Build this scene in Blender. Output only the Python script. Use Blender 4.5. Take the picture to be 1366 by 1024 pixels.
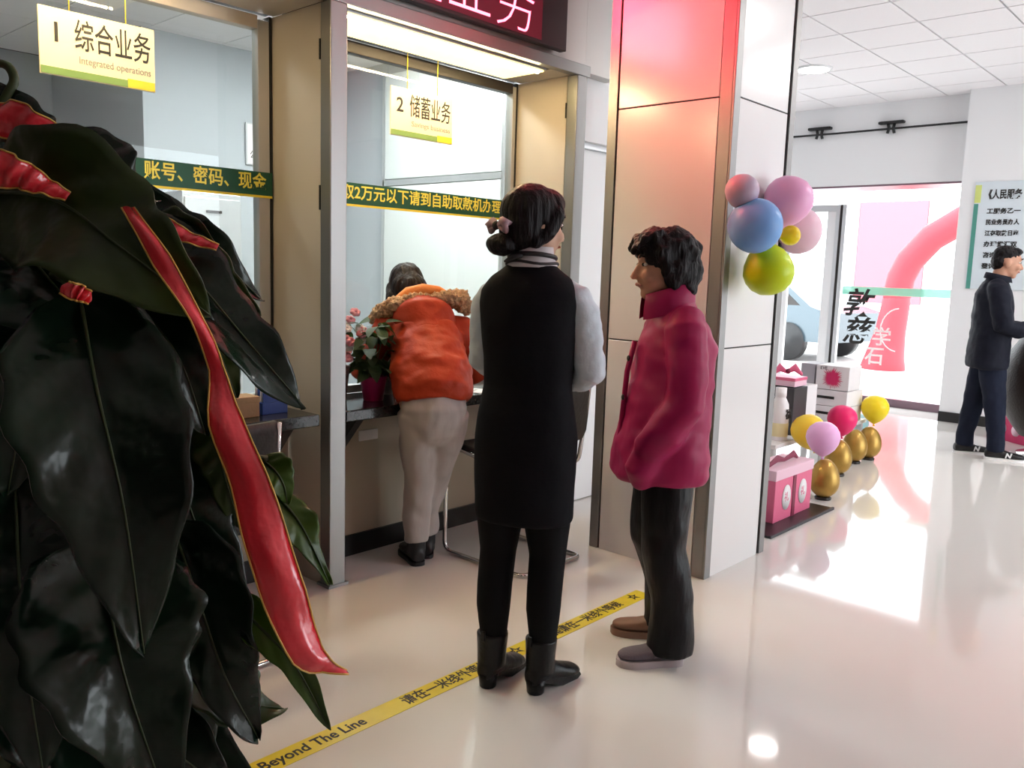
import bpy, bmesh, math, random
from math import sin, cos, pi, radians
from mathutils import Vector, Matrix, Euler, noise

random.seed(7)
SC = bpy.context.scene
COL = SC.collection
for o in list(bpy.data.objects):
    bpy.data.objects.remove(o, do_unlink=True)

# ------------------------------------------------------------------ camera
cam_d = bpy.data.cameras.new('camera')
cam = bpy.data.objects.new('camera', cam_d)
COL.objects.link(cam)
cam_d.sensor_width = 36.0
cam_d.lens = 29.886
cam_d.clip_start = 0.02
cam_d.clip_end = 200
cam.matrix_world = Matrix(((0.6760, 0.0780, -0.7330, 0.0),
                           (-0.7370, 0.1130, -0.6670, 0.0),
                           (0.0310, 0.9910, 0.1340, 1.40),
                           (0, 0, 0, 1)))
SC.camera = cam

# ------------------------------------------------------------------ world and light
world = bpy.data.worlds.new('overcast_sky')
SC.world = world
world.use_nodes = True
bg = world.node_tree.nodes['Background']
bg.inputs[0].default_value = (0.93, 0.96, 1.0, 1)
bg.inputs[1].default_value = 6.8

def area(name, loc, direction, sx, sy, power, color):
    l = bpy.data.lights.new(name, 'AREA')
    l.shape = 'RECTANGLE'
    l.size, l.size_y = sx, sy
    l.energy = power
    l.color = color
    o = bpy.data.objects.new(name, l)
    o.location = loc
    o.rotation_euler = Vector(direction).to_track_quat('-Z', 'Y').to_euler()
    COL.objects.link(o)
    return o

# the sky lights the hall through the shop window and the glass entrance: portals guide the sampling
for nm, lo, di, sx, sy in (('window_portal', (6.8, -3.98, 1.5), (0, 1, 0), 4.6, 2.7), ('entrance_portal', (9.96, 4.08, 1.2), (-1, 0, 0), 3.0, 2.4)):
    po = area(nm, lo, di, sx, sy, 1, (1, 1, 1))
    po.data.cycles.is_portal = True

SC.view_settings.view_transform = 'Standard'
SC.view_settings.look = 'None'
SC.view_settings.gamma = 1.0
SC.view_settings.use_curve_mapping = False
SC.view_settings.exposure = 0.04
SC.cycles.use_denoising = True
SC.cycles.max_bounces = 8
SC.cycles.diffuse_bounces = 4
SC.cycles.glossy_bounces = 4
SC.cycles.transmission_bounces = 6
SC.cycles.transparent_max_bounces = 10
SC.cycles.sample_clamp_indirect = 6.0
SC.cycles.caustics_reflective = False
SC.cycles.caustics_refractive = False

# ------------------------------------------------------------------ materials
M = {}
def mat(name, color, rough=0.5, metal=0.0, spec=0.5, bump=None, var=None, emit=None, trans=0.0,
        alpha=1.0, coat=0.0, sheen=0.0, sss=0.0, stretch=None, ior=1.45):
    """principled material; bump=(scale, strength, detail), var=(scale, dark factor): procedural relief / tone"""
    m = bpy.data.materials.new(name)
    m.use_nodes = True
    nt = m.node_tree
    b = nt.nodes['Principled BSDF']
    b.inputs['Base Color'].default_value = (*color, 1)
    b.inputs['Roughness'].default_value = rough
    b.inputs['Metallic'].default_value = metal
    b.inputs['Specular IOR Level'].default_value = spec
    b.inputs['IOR'].default_value = ior
    b.inputs['Transmission Weight'].default_value = trans
    b.inputs['Alpha'].default_value = alpha
    b.inputs['Coat Weight'].default_value = coat
    b.inputs['Coat Roughness'].default_value = 0.08
    if sheen:
        b.inputs['Sheen Weight'].default_value = sheen
        b.inputs['Sheen Roughness'].default_value = 0.5
    if sss:
        b.inputs['Subsurface Weight'].default_value = sss
        b.inputs['Subsurface Radius'].default_value = (0.012, 0.006, 0.004)
    if emit:
        b.inputs['Emission Color'].default_value = (*emit[0], 1)
        b.inputs['Emission Strength'].default_value = emit[1]
    if bump or var:
        tc = nt.nodes.new('ShaderNodeTexCoord')
        src = tc.outputs['Object']
        if stretch:
            mp = nt.nodes.new('ShaderNodeMapping')
            mp.inputs['Scale'].default_value = stretch
            nt.links.new(src, mp.inputs['Vector'])
            src = mp.outputs['Vector']
    if var:
        n = nt.nodes.new('ShaderNodeTexNoise')
        n.inputs['Scale'].default_value = var[0]
        n.inputs['Detail'].default_value = 5
        nt.links.new(src, n.inputs['Vector'])
        r = nt.nodes.new('ShaderNodeValToRGB')
        r.color_ramp.elements[0].position = 0.3
        r.color_ramp.elements[1].position = 0.7
        r.color_ramp.elements[0].color = (*[c * var[1] for c in color], 1)
        r.color_ramp.elements[1].color = (*color, 1)
        nt.links.new(n.outputs['Fac'], r.inputs['Fac'])
        nt.links.new(r.outputs['Color'], b.inputs['Base Color'])
    if bump:
        n2 = nt.nodes.new('ShaderNodeTexNoise')
        n2.inputs['Scale'].default_value = bump[0]
        n2.inputs['Detail'].default_value = bump[2] if len(bump) > 2 else 4
        nt.links.new(src, n2.inputs['Vector'])
        bm_ = nt.nodes.new('ShaderNodeBump')
        bm_.inputs['Strength'].default_value = bump[1]
        bm_.inputs['Distance'].default_value = 0.02
        nt.links.new(n2.outputs['Fac'], bm_.inputs['Height'])
        nt.links.new(bm_.outputs['Normal'], b.inputs['Normal'])
    M[name] = m
    return m

# ------------------------------------------------------------------ mesh helpers
def shade(me, smooth=True):
    me.polygons.foreach_set('use_smooth', [smooth] * len(me.polygons))

def link(o, parent=None):
    COL.objects.link(o)
    if parent is not None:
        o.parent = parent
    return o

class MB:
    """collects shapes for ONE mesh"""
    def __init__(s):
        s.v, s.f, s.sm = [], [], []
    def add(s, vs, fs, smooth=False, mx=None):
        o = len(s.v)
        for p in vs:
            p = Vector(p)
            s.v.append(mx @ p if mx is not None else p)
        for q in fs:
            s.f.append([i + o for i in q])
            s.sm.append(smooth)
        return s
    def box(s, x0, x1, y0, y1, z0, z1, bevel=0.0, mx=None):
        if bevel <= 0:
            vs = [(x0, y0, z0), (x1, y0, z0), (x1, y1, z0), (x0, y1, z0), (x0, y0, z1), (x1, y0, z1), (x1, y1, z1), (x0, y1, z1)]
            return s.add(vs, [(0, 3, 2, 1), (4, 5, 6, 7), (0, 1, 5, 4), (1, 2, 6, 5), (2, 3, 7, 6), (3, 0, 4, 7)], mx=mx)
        bm = bmesh.new()
        bmesh.ops.create_cube(bm, size=1)
        for v in bm.verts:
            v.co = Vector(((x0 + x1) / 2 + v.co.x * (x1 - x0), (y0 + y1) / 2 + v.co.y * (y1 - y0), (z0 + z1) / 2 + v.co.z * (z1 - z0)))
        bmesh.ops.bevel(bm, geom=list(bm.edges), offset=bevel, segments=2, affect='EDGES', profile=0.5)
        bm.verts.index_update()
        s.add([v.co.copy() for v in bm.verts], [[v.index for v in f.verts] for f in bm.faces], mx=mx)
        bm.free()
        return s
    def prism(s, pts, y0, y1, axis='Y', mx=None):
        """polygon (a, b) extruded along an axis"""
        n = len(pts)
        def P(a, b, c):
            return (a, c, b) if axis == 'Y' else ((c, a, b) if axis == 'X' else (a, b, c))
        vs = [P(a, b, y0) for a, b in pts] + [P(a, b, y1) for a, b in pts]
        fs = [list(range(n)), list(range(2 * n - 1, n - 1, -1))]
        fs += [(i, i + n, (i + 1) % n + n, (i + 1) % n) for i in range(n)]
        return s.add(vs, fs, mx=mx)
    def rings(s, rings, closed=True, caps=True, smooth=True):
        n = len(rings[0])
        vs = [p for r in rings for p in r]
        fs = []
        for k in range(len(rings) - 1):
            for i in range(n if closed else n - 1):
                j = (i + 1) % n
                fs.append((k * n + i, k * n + j, (k + 1) * n + j, (k + 1) * n + i))
        if caps:
            fs.append(list(range(n - 1, -1, -1)))
            fs.append([(len(rings) - 1) * n + i for i in range(n)])
        return s.add(vs, fs, smooth)
    def tube(s, pts, rad, n=10, round_caps=False, flat=1.0, side=None):
        pts = [Vector(p) for p in pts]
        if not isinstance(rad, (list, tuple)):
            rad = [rad] * len(pts)
        rad = list(rad)
        if round_caps:
            d0 = (pts[0] - pts[1]).normalized()
            d1 = (pts[-1] - pts[-2]).normalized()
            a, b = rad[0], rad[-1]
            pts = [pts[0] + d0 * a * .98, pts[0] + d0 * a * .75, pts[0] + d0 * a * .4] + pts + [pts[-1] + d1 * b * .4, pts[-1] + d1 * b * .75, pts[-1] + d1 * b * .98]
            rad = [a * .2, a * .66, a * .92] + rad + [b * .92, b * .66, b * .2]
        rings = []
        prev = None
        for i, p in enumerate(pts):
            t = (pts[min(i + 1, len(pts) - 1)] - pts[max(i - 1, 0)]).normalized()
            if prev is None:
                ref = Vector(side) if side else (Vector((0, 0, 1)) if abs(t.z) < .9 else Vector((1, 0, 0)))
                u = (ref - t * ref.dot(t)).normalized()
            else:
                u = (prev - t * prev.dot(t)).normalized()
            prev = u
            w = t.cross(u)
            rings.append([p + (u * cos(2 * pi * k / n) + w * sin(2 * pi * k / n) * flat) * rad[i] for k in range(n)])
        return s.rings(rings)
    def lathe(s, prof, n=24, center=(0, 0, 0), mx=None, smooth=True):
        c = Vector(center)
        rings = [[c + Vector((r * cos(2 * pi * k / n), r * sin(2 * pi * k / n), z)) for k in range(n)] for r, z in prof]
        if mx is not None:
            rings = [[mx @ p for p in r] for r in rings]
        return s.rings(rings, smooth=smooth)
    def ell(s, c, rx, ry, rz, n=20, m=12, rot=None):
        c = Vector(c)
        R_ = rot.to_matrix() if rot is not None else Matrix.Identity(3)
        rings = []
        for j in range(m + 1):
            a = pi * (0.02 + 0.96 * j / m)
            rings.append([c + R_ @ Vector((rx * sin(a) * cos(2 * pi * k / n), ry * sin(a) * sin(2 * pi * k / n), -rz * cos(a))) for k in range(n)])
        return s.rings(rings)
    def stack(s, secs, n=28, e=2.0):
        """sections (cx, cy, z, rx, ry): horizontal superellipse rings"""
        rings = []
        for cx, cy, z, rx, ry in secs:
            r = []
            for k in range(n):
                a = 2 * pi * k / n
                ca, sa = cos(a), sin(a)
                r.append(Vector((cx + rx * math.copysign(abs(ca) ** (2 / e), ca), cy + ry * math.copysign(abs(sa) ** (2 / e), sa), z)))
            rings.append(r)
        return s.rings(rings)
    def mesh(s, name):
        me = bpy.data.meshes.new(name)
        me.from_pydata([tuple(p) for p in s.v], [], s.f)
        me.polygons.foreach_set('use_smooth', s.sm)
        me.update()
        bm = bmesh.new()
        bm.from_mesh(me)
        bmesh.ops.recalc_face_normals(bm, faces=list(bm.faces))
        bm.to_mesh(me)
        bm.free()
        return me
    def build(s, name, m, parent=None):
        me = s.mesh(name)
        me.materials.append(M[m] if isinstance(m, str) else m)
        return link(bpy.data.objects.new(name, me), parent)

def box(name, m, parent, x0, x1, y0, y1, z0, z1, bevel=0.0):
    return MB().box(x0, x1, y0, y1, z0, z1, bevel).build(name, m, parent)

def empty(name, loc=(0, 0, 0), rz=0.0):
    o = bpy.data.objects.new(name, None)
    o.empty_display_size = 0.1
    o.location = loc
    o.rotation_euler = (0, 0, rz)
    return link(o)

def tag(o, label=None, cat=None, group=None, kind=None):
    if label: o['label'] = label
    if cat: o['category'] = cat
    if group: o['group'] = group
    if kind: o['kind'] = kind
    return o

def dup(o, parent=None, loc=None, rz=None):
    c = o.copy()
    COL.objects.link(c)
    c.parent = parent
    if loc is not None: c.location = loc
    if rz is not None: c.rotation_euler = (0, 0, rz)
    for ch in list(o.children):
        dup(ch, c)
    return c

def evaluated(tmp, name):
    bpy.context.view_layer.update()
    dg = bpy.context.evaluated_depsgraph_get()
    me = bpy.data.meshes.new_from_object(tmp.evaluated_get(dg))
    me.name = name
    return me

def remesh(mb, name, voxel=0.01, smooth=6, wr=None, wr_fn=None):
    """union of the collected volumes as one continuous skin, smoothed, with optional cloth folds"""
    me = mb.mesh(name + '_raw')
    t = bpy.data.objects.new('t', me)
    COL.objects.link(t)
    r = t.modifiers.new('r', 'REMESH')
    r.mode = 'VOXEL'
    r.voxel_size = voxel
    if smooth:
        sm = t.modifiers.new('s', 'SMOOTH')
        sm.factor = 0.5
        sm.iterations = smooth
    out = evaluated(t, name)
    bpy.data.objects.remove(t, do_unlink=True)
    bpy.data.meshes.remove(me)
    if wr:
        amp, sx, sy, sz = wr
        nr = [v.normal.copy() for v in out.vertices]
        for v, nn in zip(out.vertices, nr):
            q = Vector((v.co.x * sx, v.co.y * sy, v.co.z * sz))
            k = noise.noise(q) + 0.5 * noise.noise(q * 2.1 + Vector((3, 1, 7)))
            v.co += nn * (k * amp)
    if wr_fn:
        for v in out.vertices:
            v.co = wr_fn(v.co)
    out.update()
    shade(out)
    return out

def obj(name, me, m, parent=None):
    me.materials.clear()
    me.materials.append(M[m] if isinstance(m, str) else m)
    return link(bpy.data.objects.new(name, me), parent)

FACE_Y = Matrix.Rotation(pi / 2, 4, 'X')                                   # written on a face that looks to -y
FACE_X = Matrix.Rotation(-pi / 2, 4, 'Z') @ Matrix.Rotation(pi / 2, 4, 'X')  # written on a face that looks to -x
FLAT = Matrix.Identity(4)

def text(name, body, size, m, parent, loc, face=FACE_Y, bold=0.0, ext=0.0006, width=None, xs=1.0, align='CENTER', shear=0.0, space=1.0):
    cu = bpy.data.curves.new('t', 'FONT')
    cu.body = body
    cu.size = size
    cu.align_x = align
    cu.align_y = 'CENTER'
    cu.extrude = ext
    cu.offset = bold
    cu.shear = shear
    cu.space_character = space
    cu.resolution_u = 3
    t = bpy.data.objects.new('t', cu)
    COL.objects.link(t)
    me = evaluated(t, name)
    bpy.data.objects.remove(t, do_unlink=True)
    bpy.data.curves.remove(cu)
    if width and len(me.vertices):
        xsv = [v.co.x for v in me.vertices]
        w = max(xsv) - min(xsv)
        xs = width / w
        c = (max(xsv) + min(xsv)) / 2 if align == 'CENTER' else 0
        for v in me.vertices: v.co.x = (v.co.x - c) * xs
    elif xs != 1.0:
        for v in me.vertices: v.co.x *= xs
    mx = Matrix.Translation(loc) @ face
    me.transform(mx)
    shade(me, False)
    return obj(name, me, m, parent)

def crom(pts, n):
    P = [Vector(p) for p in pts]
    P = [P[0] * 2 - P[1]] + P + [P[-1] * 2 - P[-2]]
    out = []
    segs = len(P) - 3
    for i in range(n + 1):
        t = i / n * segs
        k = min(int(t), segs - 1)
        u = t - k
        a, b, c, d = P[k:k + 4]
        out.append(0.5 * ((2 * b) + (c - a) * u + (2 * a - 5 * b + 4 * c - d) * u * u + (3 * b - a - 3 * c + d) * u ** 3))
    return out


# ------------------------------------------------------------------ materials of the place
mat('floor_tile', (0.75, 0.72, 0.68), 0.06, spec=0.6, var=(0.7, 0.95))
mat('ceiling_white', (0.90, 0.87, 0.885), 0.8, bump=(60, 0.08))
mat('joint_dark', (0.08, 0.075, 0.08), 0.9)
mat('wall_white', (0.84, 0.84, 0.85), 0.6, bump=(40, 0.03))
mat('office_wall', (0.50, 0.54, 0.58), 0.6, bump=(40, 0.03))
mat('office_panel', (0.72, 0.76, 0.76), 0.45)
mat('stainless', (0.30, 0.295, 0.29), 0.40, metal=0.85, bump=(90, 0.03), stretch=(1, 1, 0.02))
mat('fascia_metal', (0.50, 0.48, 0.46), 0.38, metal=0.55)
mat('champagne_panel', (0.62, 0.54, 0.45), 0.42, metal=0.35)
mat('column_panel', (0.77, 0.76, 0.76), 0.22, metal=0.1, spec=0.5)
mat('black_gap', (0.012, 0.012, 0.012), 0.6)
mat('aluminium', (0.66, 0.67, 0.68), 0.32, metal=0.75)
mat('dark_frame', (0.035, 0.03, 0.028), 0.4, metal=0.3)
mat('granite', (0.022, 0.020, 0.020), 0.14, var=(120, 0.5))
mat('counter_front', (0.50, 0.44, 0.34), 0.4)
mat('black_skirting', (0.015, 0.014, 0.014), 0.35)
mat('soffit_lamp', (0.9, 0.85, 0.7), 0.5, emit=((1.0, 0.80, 0.30), 2.3))
mat('led_tube', (0.9, 0.85, 0.7), 0.5, emit=((1.0, 0.76, 0.42), 190.0))
mat('panel_lamp', (0.9, 0.9, 0.9), 0.5, emit=((1.0, 0.97, 0.94), 30.0))
mat('green_film', (0.006, 0.075, 0.040), 0.5)
mat('yellow_film', (0.85, 0.68, 0.05), 0.5)
mat('yellow_print', (0.90, 0.78, 0.12), 0.5)
mat('black_print', (0.02, 0.018, 0.016), 0.6)
mat('grey_print', (0.30, 0.28, 0.25), 0.6)
mat('white_print', (0.9, 0.88, 0.88), 0.5)
mat('sign_cream', (0.86, 0.74, 0.52), 0.5)
mat('sign_green', (0.20, 0.33, 0.10), 0.5)
mat('white_paint', (0.82, 0.82, 0.83), 0.35)
mat('black_plastic', (0.012, 0.012, 0.013), 0.4)
mat('stone_and_pink_bounce', (0.20, 0.12, 0.15), 0.3)  # stone of the threshold; on the beam, painted reflection of pink outside light
mat('pavement', (0.62, 0.60, 0.58), 0.8, bump=(8, 0.1))

def glass_mat(name, tint=(0.97, 0.99, 0.98), gloss=1.0):
    m = bpy.data.materials.new(name)
    m.use_nodes = True
    nt = m.node_tree
    nt.nodes.clear()
    out = nt.nodes.new('ShaderNodeOutputMaterial')
    mix = nt.nodes.new('ShaderNodeMixShader')
    fr = nt.nodes.new('ShaderNodeFresnel')
    fr.inputs['IOR'].default_value = 1.0 + 0.5 * gloss
    tr = nt.nodes.new('ShaderNodeBsdfTransparent')
    tr.inputs[0].default_value = (*tint, 1)
    gl = nt.nodes.new('ShaderNodeBsdfGlossy')
    gl.inputs['Roughness'].default_value = 0.01
    ge = nt.nodes.new('ShaderNodeNewGeometry')          # reflect only where light enters the pane, pass straight out at its back
    iv = nt.nodes.new('ShaderNodeMath')
    iv.operation = 'SUBTRACT'
    iv.inputs[0].default_value = 1.0
    nt.links.new(ge.outputs['Backfacing'], iv.inputs[1])
    mu = nt.nodes.new('ShaderNodeMath')
    mu.operation = 'MULTIPLY'
    nt.links.new(fr.outputs[0], mu.inputs[0])
    nt.links.new(iv.outputs[0], mu.inputs[1])
    nt.links.new(mu.outputs[0], mix.inputs[0])
    nt.links.new(tr.outputs[0], mix.inputs[1])
    nt.links.new(gl.outputs[0], mix.inputs[2])
    nt.links.new(mix.outputs[0], out.inputs[0])
    M[name] = m
glass_mat('window_glass', (0.93, 0.97, 0.96), 1.0)
glass_mat('door_glass', (0.97, 0.99, 0.99), 0.8)

# ------------------------------------------------------------------ floor, ceiling, outer walls
tag(box('floor', 'floor_tile', None, -3.0, 9.95, -4.0, 8.6, -0.12, 0.0), 'polished white tile floor of the bank hall', 'floor', kind='structure')
ceil = tag(box('ceiling', 'joint_dark', None, -3.0, 9.95, -4.0, 5.7, 3.29, 3.42), 'white suspended tile ceiling of the hall', 'ceiling', kind='structure')
TP = 0.57
tile_me = MB().box(0.007, TP - 0.007, 0.007, TP - 0.007, 0.0, 0.018).mesh('ceiling_tile')
tile_me.materials.append(M['ceiling_white'])
lamp_tiles = {(-1, -4), (2, -4)}
for i in range(-4, 6):
    for j in range(-7, 5):
        if (i, j) in lamp_tiles: continue
        t = link(bpy.data.objects.new('ceiling_tile', tile_me), ceil)
        t.location = (6.15 + TP * i, 2.24 + TP * j, 3.27)
box('ceiling_plaster', 'ceiling_white', ceil, -3.0, 6.15 - 4 * TP - 0.004, -4.0, 5.7, 3.27, 3.289)
box('ceiling_plaster', 'ceiling_white', ceil, 6.15 - 4 * TP, 9.5, -4.0, 2.24 - 7 * TP - 0.004, 3.27, 3.289)
for k, (i, j) in enumerate(sorted(lamp_tiles)):
    x, y = 6.15 + TP * i, 2.24 + TP * j
    r = empty('added_ceiling_panel', (x + TP / 2, y + TP / 2, 3.262))  # panels added out of view to brighten the hall floor
    MB().box(-TP / 2 + .006, TP / 2 - .006, -TP / 2 + .006, TP / 2 - .006, 0.006, 0.026).build('frame', 'aluminium', r)
    MB().box(-TP / 2 + .03, TP / 2 - .03, -TP / 2 + .03, TP / 2 - .03, 0.0, 0.008).build('diffuser', 'panel_lamp', r)
    tag(r, ['added ceiling light panel out of view, nearer to the column', 'added ceiling light panel out of view, nearer to the entrance'][k], 'ceiling light', 'added ceiling light panels')
# round lamp near the column
r = empty('ceiling_downlight', (7.66, 3.42, 3.255))
MB().lathe([(0.15, 0.0), (0.16, 0.004), (0.16, 0.016)], 32).build('rim', 'white_paint', r)
MB().lathe([(0.01, -0.012), (0.09, -0.010), (0.135, 0.0), (0.135, 0.004)], 32).build('diffuser', 'panel_lamp', r)
tag(r, 'round white ceiling lamp glowing beside the top of the column', 'ceiling light')

mat('wall_dark', (0.10, 0.08, 0.07), 0.6, var=(3, 0.7))  # unseen wall made dark to cut light bounced onto the column
tag(box('wall_back', 'wall_dark', None, -3.2, -3.0, -4.0, 8.6, 0, 3.42), 'unseen dark brown end wall of the hall, darkened to cut bounced light', 'wall', kind='structure')
w = MB()
w.box(-3.0, 4.5, -4.2, -4.0, 0, 3.42).box(4.5, 9.1, -4.2, -4.0, 0, 0.15).box(4.5, 9.1, -4.2, -4.0, 2.85, 3.42).box(9.1, 9.95, -4.2, -4.0, 0, 3.42)
tag(w.build('wall_window', 'wall_white', None), 'white side wall with one wide shop window', 'wall', kind='structure')
r = tag(empty('window_3', (6.8, -4.1, 0.15)), 'wide shop window in the side wall', 'window', kind='structure')
for x in (-2.27, -0.77, 0.77, 2.27):
    MB().box(x - .03, x + .03, -.03, .03, 0, 2.7).build('window_mullion', 'aluminium', r)
for z in (0.03, 2.67):
    MB().box(-2.3, 2.3, -.028, .028, z - .03, z + .03).build('window_rail', 'aluminium', r)
for x0, x1 in ((-2.24, -0.8), (-0.74, 0.74), (0.8, 2.24)):
    MB().box(x0, x1, -.005, .005, 0.06, 2.64).build('pane', 'door_glass', r)
tag(box('wall_far', 'wall_white', None, 4.98, 9.95, 5.6, 5.8, 0, 3.42), 'white wall at the far end of the hall beyond the column', 'wall', kind='structure')

# ------------------------------------------------------------------ teller wall
tw = tag(box('wall_counter', 'fascia_metal', None, -3.0, 3.775, 2.97, 3.44, 2.50, 3.27), 'grey metal fascia above the teller windows', 'wall', kind='structure')
box('fascia_edge', 'stainless', tw, -3.0, 3.80, 2.95, 3.0, 2.44, 2.50, 0.004)
box('fascia_return', 'fascia_metal', tw, 3.776, 4.06, 2.97, 3.045, 2.47, 3.27)
box('fascia_seam', 'black_gap', tw, -3.0, 3.776, 2.968, 2.971, 2.500, 2.504)
box('solid_partition', 'champagne_panel', tw, -3.0, 0.52, 3.0, 3.42, 0, 2.5)
for x in (0.52, 2.105, 3.69):
    p = box('post', 'stainless', tw, x, x + 0.083, 2.95, 3.02, 0, 2.44, 0.004)
    box('foot_plate', 'stainless', p, x - 0.01, x + 0.093, 2.94, 3.03, 0, 0.012)
    for sgn, xx in ((0, x + .004), (1, x + 0.045)):
        for z0, z1 in ((0.0, 2.44),):
            box('jamb_panel', 'champagne_panel', tw, xx, xx + 0.034, 3.024, 3.43, z0, z1)
    box('hinge', 'black_gap', tw, x - 0.002, x + 0.004, 3.021, 3.028, 1.62, 1.72)
    box('hinge', 'black_gap', tw, x - 0.002, x + 0.004, 3.021, 3.028, 2.22, 2.30)

def teller_bay(n, x0, x1, lamp0, lamp1, strip_text, tx, tw_, pane_lines, rail_mat):
    # soffit with its light trough
    box('soffit', 'dark_frame', tw, x0, x1, 3.0, 3.43, 2.452, 2.495)
    box('soffit_edge', 'champagne_panel', tw, lamp1 + 0.02, x1, 3.0, 3.36, 2.440, 2.452)
    lampo = empty('soffit_light', ((lamp0 + lamp1) / 2, 3.16, 2.428))
    hl = (lamp1 - lamp0) / 2
    MB().box(-hl, hl, -0.15, 0.15, 0.004, 0.024).build('housing', 'aluminium', lampo)
    MB().box(-hl + .01, hl - .01, -0.14, 0.14, -0.004, 0.006).build('diffuser', 'soffit_lamp', lampo)
    MB().box(-hl + .03, hl - .03, -0.125, -0.112, -0.012, -0.004).build('led_tube', 'led_tube', lampo)
    tag(lampo, ['', 'warm light strip above the first teller window behind the plant leaves', 'long warm yellow light strip glowing above the second teller window'][n], 'light strip')
    # window
    wn = empty('window_%d' % n, (x0, 3.40, 0.77))
    tag(wn, ['', 'teller window one with a silver frame and green notice strip', 'teller window two with a dark top rail and green notice strip'][n], 'window', kind='structure')
    W = x1 - x0
    H = 2.44 - 0.77
    fw = 0.055 if n == 1 else 0.028
    MB().box(W - fw - .012, W - .012, -0.02, 0.03, 0, H - .02, 0.003).build('window_frame', 'aluminium', wn)
    MB().box(W - .012, W, -0.02, 0.03, 0, H).build('frame_gap', 'black_gap', wn)
    MB().box(0.0, fw, -0.02, 0.03, 0, H - .02, 0.003).build('window_frame', 'aluminium', wn)
    MB().box(fw, W - fw - .012, -0.02, 0.03, H - .06, H - .005, 0.003).build('window_frame', rail_mat, wn)
    MB().box(fw, W - fw - .012, -0.02, 0.03, 0.0, 0.04, 0.003).build('window_frame', 'aluminium', wn)
    MB().box(fw, W - fw - .012, 0.0, 0.010, 0.04, H - .06).build('pane', 'window_glass', wn)
    st = MB().box(0.004, W - 0.004 if n == 1 else W - .03, -0.026, -0.022, 0.915, 1.015).build('notice_strip', 'green_film', wn)
    MB().box(0.004, W - 0.004 if n == 1 else W - .03, -0.0265, -0.0222, 0.905, 0.915).build('strip_border', 'yellow_film', st)
    text('lettering', strip_text, 0.075, 'yellow_print', st, (tx - x0, -0.0268, 0.968), FACE_Y, bold=0.0012, width=tw_)
    # counter
    c = empty('service_counter', ((x0 + x1) / 2, 3.2, 0))
    h = W / 2
    MB().box(-h + .012, h - .04, -0.235, 0.175, 0.72, 0.77, 0.005).build('worktop', 'granite', c)
    MB().box(-h + .01, h - .01, 0.05, 0.08, 0.10, 0.72).build('front_panel', 'counter_front', c)
    MB().box(-h + .01, h - .01, 0.035, 0.08, 0.0, 0.10).build('skirting', 'black_skirting', c)
    for bx in (-h + 0.12, h - 0.16):
        MB().prism([(-0.20, 0.72), (0.05, 0.72), (0.05, 0.48), (0.0, 0.50)], bx - .02, bx + .02, 'X').build('bracket', 'dark_frame', c)
    if n == 2:
        MB().box(2.485 - (x0 + x1) / 2, 2.60 - (x0 + x1) / 2, 0.045, 0.05, 0.555, 0.605).build('paper_label', 'white_print', c)
    tag(c, ['', 'dark stone counter with khaki front under teller window one', 'dark stone counter with khaki front where the woman in orange leans'][n], 'counter')

teller_bay(1, 0.603, 2.105, 0.75, 1.62, '账号、密码、现金', 1.80, 0.54, (), 'champagne_panel')
teller_bay(2, 2.188, 3.69, 2.22, 3.50, '取2万元以下请到自助取款机办理', 3.02, 1.10, (), 'dark_frame')

# the wall with the white door beside the second window
dw = MB()
dw.box(3.775, 3.90, 3.05, 3.44, 0, 3.27).box(4.75, 4.98, 3.05, 3.44, 0, 3.27).box(3.90, 4.75, 3.05, 3.44, 2.13, 3.27)
tag(dw.build('wall_door', 'wall_white', None), 'narrow white wall between the second teller window and the column', 'wall', kind='structure')
d1 = tag(empty('door_1', (3.90, 3.12, 0)), 'plain white staff door behind the column', 'door', kind='structure')
MB().box(0.03, 0.82, 0.0, 0.04, 0.006, 2.10, 0.003).build('leaf', 'white_paint', d1)
for a, b, c_, d_ in ((0, .03, 0, 2.13), (.82, .85, 0, 2.13), (0.03, .82, 2.10, 2.13)):
    MB().box(a, b, -0.03, 0.05, c_, d_).build('door_frame', 'aluminium', d1)
hd = MB().box(0.09, 0.12, -0.012, 0.0, 0.95, 1.13, 0.003).build('door_handle', 'stainless', d1)
MB().tube([(0.105, -0.01, 1.04), (0.105, -0.05, 1.04), (0.22, -0.05, 1.04)], 0.009, 8).build('lever', 'stainless', hd)

# ------------------------------------------------------------------ office behind the glass
tag(box('wall_office_right', 'office_wall', None, 4.85, 4.98, 3.44, 8.6, 0, 3.27), 'pale wall of the office seen through the second window', 'wall', kind='structure')
ob = MB().box(3.0, 4.85, 6.6, 8.6, 0, 3.2).build('wall_office_back', 'office_wall')
tag(ob, 'grey blue office wall block seen through the first window', 'wall', kind='structure')
tag(box('wall_office_far', 'office_wall', None, -3.0, 3.0, 8.4, 8.6, 0, 3.2), 'dim far wall of the office behind sign one', 'wall', kind='structure')
oc = tag(box('ceiling_office', 'joint_dark', None, -3.0, 4.85, 3.44, 8.6, 3.135, 3.25), 'grey tile ceiling of the office', 'ceiling', kind='structure')
ot = MB().box(0.004, 0.596, 0.004, 0.596, 0.0, 0.015).mesh('ceiling_tile')
ot.materials.append(M['ceiling_white'])
lamp_off = {(2, 1), (4, 1), (6, 1), (6, 2)}
for i in range(-1, 8):
    for j in range(0, 8):
        if (i, j) in lamp_off: continue
        t = link(bpy.data.objects.new('ceiling_tile', ot), oc)
        t.location = (0.05 + 0.6 * i, 3.5 + 0.6 * j, 3.12)
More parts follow.
